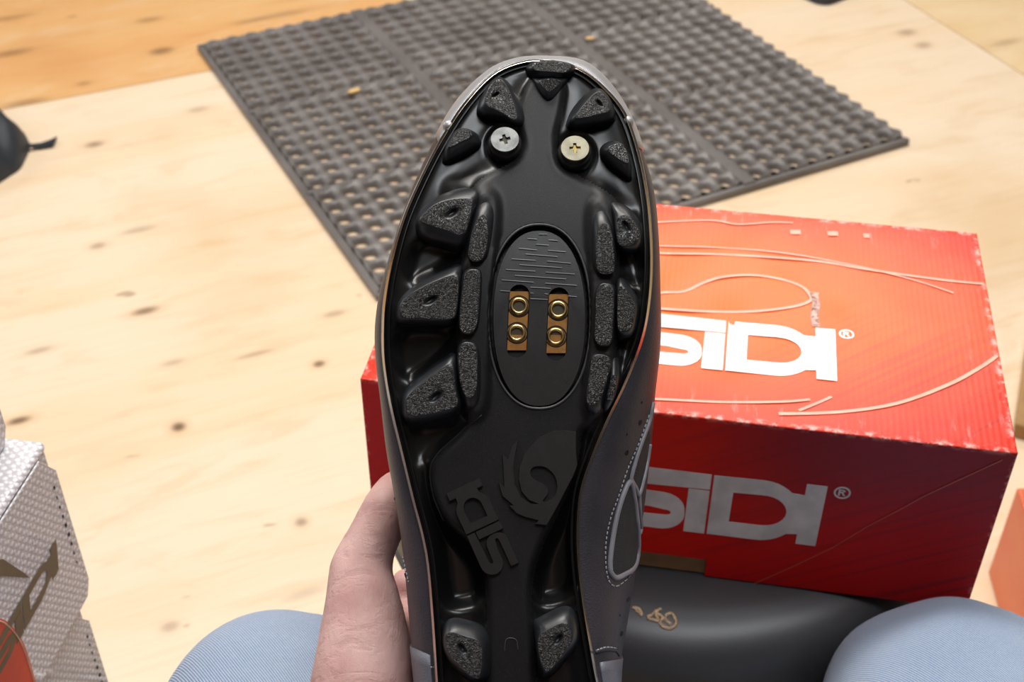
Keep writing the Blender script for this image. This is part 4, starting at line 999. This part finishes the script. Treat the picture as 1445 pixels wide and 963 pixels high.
# toe studs
for (sx, sy, mt, ml) in ((712.5, 196.5, 'screw', 'grey zinc screw head'), (811.5, 209.0, 'screw_warm', 'brassy screw head')):
    n_ = NRM(sy); e2 = E2(sy); Pt = SP(sx, sy, 7.0)
    fr = lambda x, y, z: Pt+E1*(x*mm)+e2*(y*mm)+n_*(z*mm)
    V = []; Fc = []; pr = [(6.6, -8.5), (6.6, -3.2), (6.1, -2.6), (5.4, -2.5), (5.4, -.6)]
    for r, z in pr:
        for k in range(48): an = 2*math.pi*k/48; V.append(fr(r*math.cos(an), r*math.sin(an), z))
    for i in range(len(pr)-1):
        for k in range(48): l = (k+1) % 48; Fc.append((i*48+k, i*48+l, (i+1)*48+l, (i+1)*48+k))
    stud = mesh_from('toe_stud', V, Fc, M['relief'], shoe); stud['label'] = ml+' on a black stud by the toe'
    R_ = 5.55; circ = [(R_*math.cos(2*math.pi*k/48), R_*math.sin(2*math.pi*k/48)) for k in range(48)]
    w, l = .55, 2.1; q = .95
    cr_ = [(w, l), (w, q), (q, w), (l, w), (l, -w), (q, -w), (w, -q), (w, -l), (-w, -l), (-w, -q), (-q, -w), (-l, -w), (-l, w), (-q, w), (-w, q), (-w, l)]
    ra_ = .25 if mt == 'screw' else .05; cr_ = [(x*math.cos(ra_)-y*math.sin(ra_), x*math.sin(ra_)+y*math.cos(ra_)) for x, y in cr_]
    vs, fs = flat([circ, cr_], 1.0, lambda x, y, z: fr(x, y, z-.5), .12); mesh_from('screw_head', vs, fs, M[mt], stud, False)
    vs, fs = flat([[(3*math.cos(2*math.pi*k/24), 3*math.sin(2*math.pi*k/24)) for k in range(24)]], .2, lambda x, y, z: fr(x, y, z-1.0))
    mesh_from('recess', vs, fs, simple('recess_metal', (.05, .045, .03, 1) if mt == 'screw' else (.35, .26, .08, 1), .4, .6), stud, False)
# sole lettering and emblem
def LS(a, b):
    s = (252-a)/60; u = (88-b)/47; return (630+27*s+48*u, 697+59.5*s-22.5*u)
def hs(px, py, extra):   # height of the outsole at a pixel
    j = int(np.argmin(np.abs(ys-py))); i = int(np.argmin(np.abs(PX[j]-px))); return Hh[j, i]+extra
for loops in logo_loops():
    n_ = NRM(740)
    vs, fs = flat([[LS(a, b) for a, b in lp] for lp in loops], 2.0, lambda x, y, z: SP(x, y, 2.6+.8+z) , .45)
    mesh_from('sole_lettering', vs, fs, M['relief'], shoe, False)
Q_ = lambda P: [(620+x/2.655, 600+y/2.655) for x, y in P]
em = Q_([(512, 26), (470, 20), (430, 22), (370, 48), (322, 100), (300, 160), (297, 205), (308, 250), (335, 281), (372, 296), (345, 296), (306, 270), (284, 225), (278, 160), (284, 110), (294, 58), (272, 78), (256, 130), (236, 108), (240, 165), (243, 232), (222, 215), (236, 266), (278, 302), (262, 303), (290, 332), (325, 346), (372, 358), (358, 371), (402, 376), (445, 300), (502, 190), (517, 150), (512, 100)])
hole = Q_(catmull([(342, 172), (358, 157), (395, 158), (428, 185), (441, 225), (432, 265), (402, 287), (388, 284), (405, 262), (408, 243), (392, 222), (362, 208), (345, 193)], 3))
vs, fs = flat([em, hole], 1.5, lambda x, y, z: SP(x, y, 2.6+.6+z), .3)
mesh_from('sole_emblem', vs, fs, M['relief'], shoe, False)['label'] = 'raised swirl emblem with a spiked edge'
for pts in ([(680, 586), (660, 602), (640, 620), (620, 638), (609, 655), (607, 675), (613, 705), (626, 735)],):
    on_tube(obvh, pts, .00035, .0, 'moulded_line', M['relief'], shoe)
on_tube(obvh, [(712, 920), (714, 904), (722, 901), (729, 905), (731, 918)], .0002, .0, 'moulded_line', M['rim_grey'], shoe)
# --- upper side details
U_ = lambda P: [(830+x/2.39, 560+y/2.39) for x, y in P]
tear = U_([(140, 287), (118, 325), (95, 400), (80, 480), (72, 550), (74, 592), (92, 611), (120, 600), (150, 580), (162, 548), (167, 500), (164, 430), (154, 345)])
tears = catmull(tear, 4)
on_patch(ub, tears, .0003, 'mesh_window', M['mesh'], shoe)
on_tube(ub, tear, .0011, .0003, 'window_trim', M['trim'], shoe, 5, True, 8)
up2 = catmull(U_([(146, 262), (160, 205), (180, 150), (200, 100), (206, 150), (196, 220), (180, 290), (168, 320), (158, 290)]), 4)
on_patch(ub, up2, .0003, 'mesh_window', M['mesh'], shoe)
on_tube(ub, U_([(140, 287), (146, 255), (165, 190), (185, 132), (204, 80), (216, 20)]), .0009, .0004, 'window_trim', M['trim'], shoe)
on_tube(ub, U_([(142, 280), (158, 308), (168, 330), (182, 285), (196, 220), (205, 160)]), .0009, .0004, 'window_trim', M['trim'], shoe)
on_tube(ub, U_([(168, 330), (172, 390), (176, 440), (170, 462)]), .0009, .0004, 'window_trim', M['trim'], shoe)
def stitches(pts, name='stitching', mat='stitch', pitch=7.0, ln=.62):
    q = catmull(pts, 12, False); L = [0]
    for a, b in zip(q, q[1:]): L.append(L[-1]+math.hypot(b[0]-a[0], b[1]-a[1]))
    geos = []; s = 0
    def P(d):
        d = min(d, L[-1]-1e-6)
        for i in range(len(L)-1):
            if L[i+1] >= d: t_ = (d-L[i])/max(L[i+1]-L[i], 1e-9); return (q[i][0]+(q[i+1][0]-q[i][0])*t_, q[i][1]+(q[i+1][1]-q[i][1])*t_)
    while s < L[-1]:
        w = [onto(ub, *P(s+pitch*ln*k/3), .0002) for k in range(4)]; w = [x for x in w if x]
        if len(w) > 1: geos.append(tube_geo(w, .00028, 6))
        s += pitch
    if geos: V, Fc = merge(*geos); o = mesh_from(name, V, Fc, M[mat], shoe); o['kind'] = 'stuff'
stitches(U_([(204, 62), (180, 130), (158, 185), (130, 250), (100, 340), (76, 405), (60, 480), (58, 560), (68, 620), (92, 640), (125, 620), (152, 590)]))
stitches(U_([(28, 856), (60, 846), (95, 850)]), pitch=5)
on_tube(ub, U_([(24, 862), (60, 853), (92, 856), (104, 872)]), .0008, .0, 'seam_fold', M['upper'], shoe)
stitches([(557, 702), (561, 735), (566, 768), (571, 795), (575, 812), (577, 822)], pitch=6)
on_tube(ub, [(556, 699), (560, 735), (564, 765), (568, 795), (573, 815)], .0004, .0, 'seam_fold', M['hole'], shoe)
stitches([(587, 941), (598, 942), (612, 942)], pitch=5)
for (x, y, r) in ((180, 20, 1.4), (175, 88, 2.8), (130, 128, 1.4), (130, 190, 3.0), (135, 685, 2.8), (107, 738, 1.3), (112, 800, 2.8)):
    cx, cy = 830+x/2.39, 560+y/2.39
    on_patch(ub, [(cx+r*.75*math.cos(a)+.35*r*math.sin(a), cy-r*1.35*math.sin(a)) for a in [k*math.pi/8 for k in range(16)]], .00012, 'perforation', M['hole'], shoe)
# ------------------------------------------------------------------ person
person = empty('person', (0, -.1, .0), 'seated person in light blue jeans holding the shoe by its heel', 'person')
def a_(x, y, d): return at(x, y, d)
seg = []
def chain(pts):
    for (p, r), (q, s) in zip(pts, pts[1:]): seg.append((p, r, q, s))
wrist = (a_(500, 1180, .535), .027)
thenar = [wrist, (a_(508, 1040, .530), .0240), (a_(511, 963, .532), .0212), (a_(514, 905, .536), .0190), (a_(512, 850, .540), .0158), (a_(507, 803, .545), .0128), (a_(528, 757, .548), .0112), (a_(545, 722, .551), .0112), (a_(558, 697, .556), .0099), (a_(563, 688, .560), .0084)]
chain(thenar)
# palm and metacarpals (behind the shoe's left flank)
kn_ = [(a_(585, 872, .603), .0105), (a_(592, 935, .610), .0108), (a_(600, 1000, .610), .0100), (a_(608, 1060, .604), .0090)]
pb = (a_(510, 1120, .558), .026)
chain([wrist, pb])
for k in kn_:
    seg.append((pb[0], .022, k[0], k[1]+.002)); seg.append((thenar[2][0]+Vector((0, 0, 0)), .018, k[0], k[1]+.001))
for a, b in zip(kn_, kn_[1:]): seg.append((a[0], a[1], b[0], b[1]))
# index knuckle web seen between thumb and shoe
chain([kn_[0], (a_(578, 845, .600), .0095), (a_(574, 826, .598), .0085)])
fing = [([(650, 850, .603), (735, 838, .604), (800, 842, .598)], .0092), ([(665, 925, .606), (755, 920, .606), (825, 925, .600)], .0094), ([(670, 995, .606), (750, 995, .606), (812, 1000, .600)], .0090), ([(672, 1055, .602), (735, 1060, .604), (785, 1068, .598)], .0080)]
for k, (pts, r) in zip(kn_, fing):
    chain([k]+[(a_(*p), r*(1-.1*i)) for i, p in enumerate(pts)])
elbow = (Vector((-.27, .03, .60)), .042); sh = (Vector((-.19, -.10, .86)), .055)
fore = (wrist[0]*.5+elbow[0]*.5, .038)
chain([wrist, fore, elbow, sh])
chain([sh, (Vector((0, -.14, .80)), .10), (Vector((0, -.14, .56)), .12)])
rsh = (Vector((.19, -.10, .86)), .055); chain([(Vector((0, -.14, .80)), .10), rsh, (Vector((.27, .0, .62)), .042), (Vector((.17, .16, .555)), .030), (Vector((.15, .20, .53)), .022)])
chain([(Vector((0, -.14, .80)), .10), (Vector((0, -.15, .95)), .052), (Vector((0, -.17, 1.03)), .085), (Vector((0, -.19, 1.09)), .092)])
body = blob('body', seg, .0028, M['skin'], person, 9); body['label'] = 'left hand with the thumb along the shoe'
bb = bvh_of(body)
# thumb nail faces away behind the shoe edge; creases are in the skin relief
shirt = []
def ch2(pts):
    for (p, r), (q, s) in zip(pts, pts[1:]): shirt.append((p, r, q, s))
ch2([(elbow[0]*.55+fore[0]*.45, .052), (elbow[0], .058), (sh[0], .072), (Vector((0, -.14, .80)), .125), (Vector((0, -.14, .56)), .145)])
ch2([(Vector((0, -.14, .80)), .125), (rsh[0], .072), (Vector((.27, .0, .62)), .056), (Vector((.21, .10, .585)), .046)])
blob('sweater', shirt, .008, M['sweater'], person, 6)
# jeans
LK = a_(400, 1047, .700); RK = a_(1345, 1031, .702)
jn = []
def ch3(pts):
    for (p, r), (q, s) in zip(pts, pts[1:]): jn.append((p, r, q, s))
for K, hx, sx in ((LK, -.10, -1), (RK, .11, 1)):
    ch3([(Vector((hx, -.10, .49)), .105), (K*.35+Vector((hx, -.10, .49))*.65, .092), (K*.75+Vector((hx, -.1, .47))*.25+Vector((0, 0, -.008)), .080), (K+Vector((0, 0, 0)), .0715), (K+Vector((sx*.004, -.012, -.10)), .066), (K+Vector((sx*.006, -.03, -.25)), .064), (K+Vector((0, -.02, -.345)), .058)])
jn.append((Vector((-.10, -.12, .50)), .11, Vector((.11, -.12, .50)), .11))
def jd(co, n):
    x, y, z = co.T
    f = .0014*np.sin(x*55+z*38+2*np.sin(y*21))*np.sin(y*47+x*20+1.0)+.0006*np.sin(x*120-y*90+3*np.sin(z*30))
    return co+n*f[:, None]
jeans = blob('jeans', jn, .006, M['denim'], person, 10, jd); jeans['label'] = 'light blue twill jeans over both knees'
jb = bvh_of(jeans)
for K, nm in ((LK, 'l'), (RK, 'r')):
    c = Vector((K.x, K.y-.02, 0)); sgm = [(c+Vector((0, -.04, .05)), .046, c+Vector((0, .02, .045)), .042), (c+Vector((0, .02, .04)), .038, c+Vector((0, .14, .032)), .030)]
    blob('sneaker', sgm, .006, M['sneaker'], person, 4)
# outer seam of the left leg
on = [onto(jb, x, y, .0004) for x, y in catmull([(330, 960), (310, 925), (292, 899)], 8, False)]
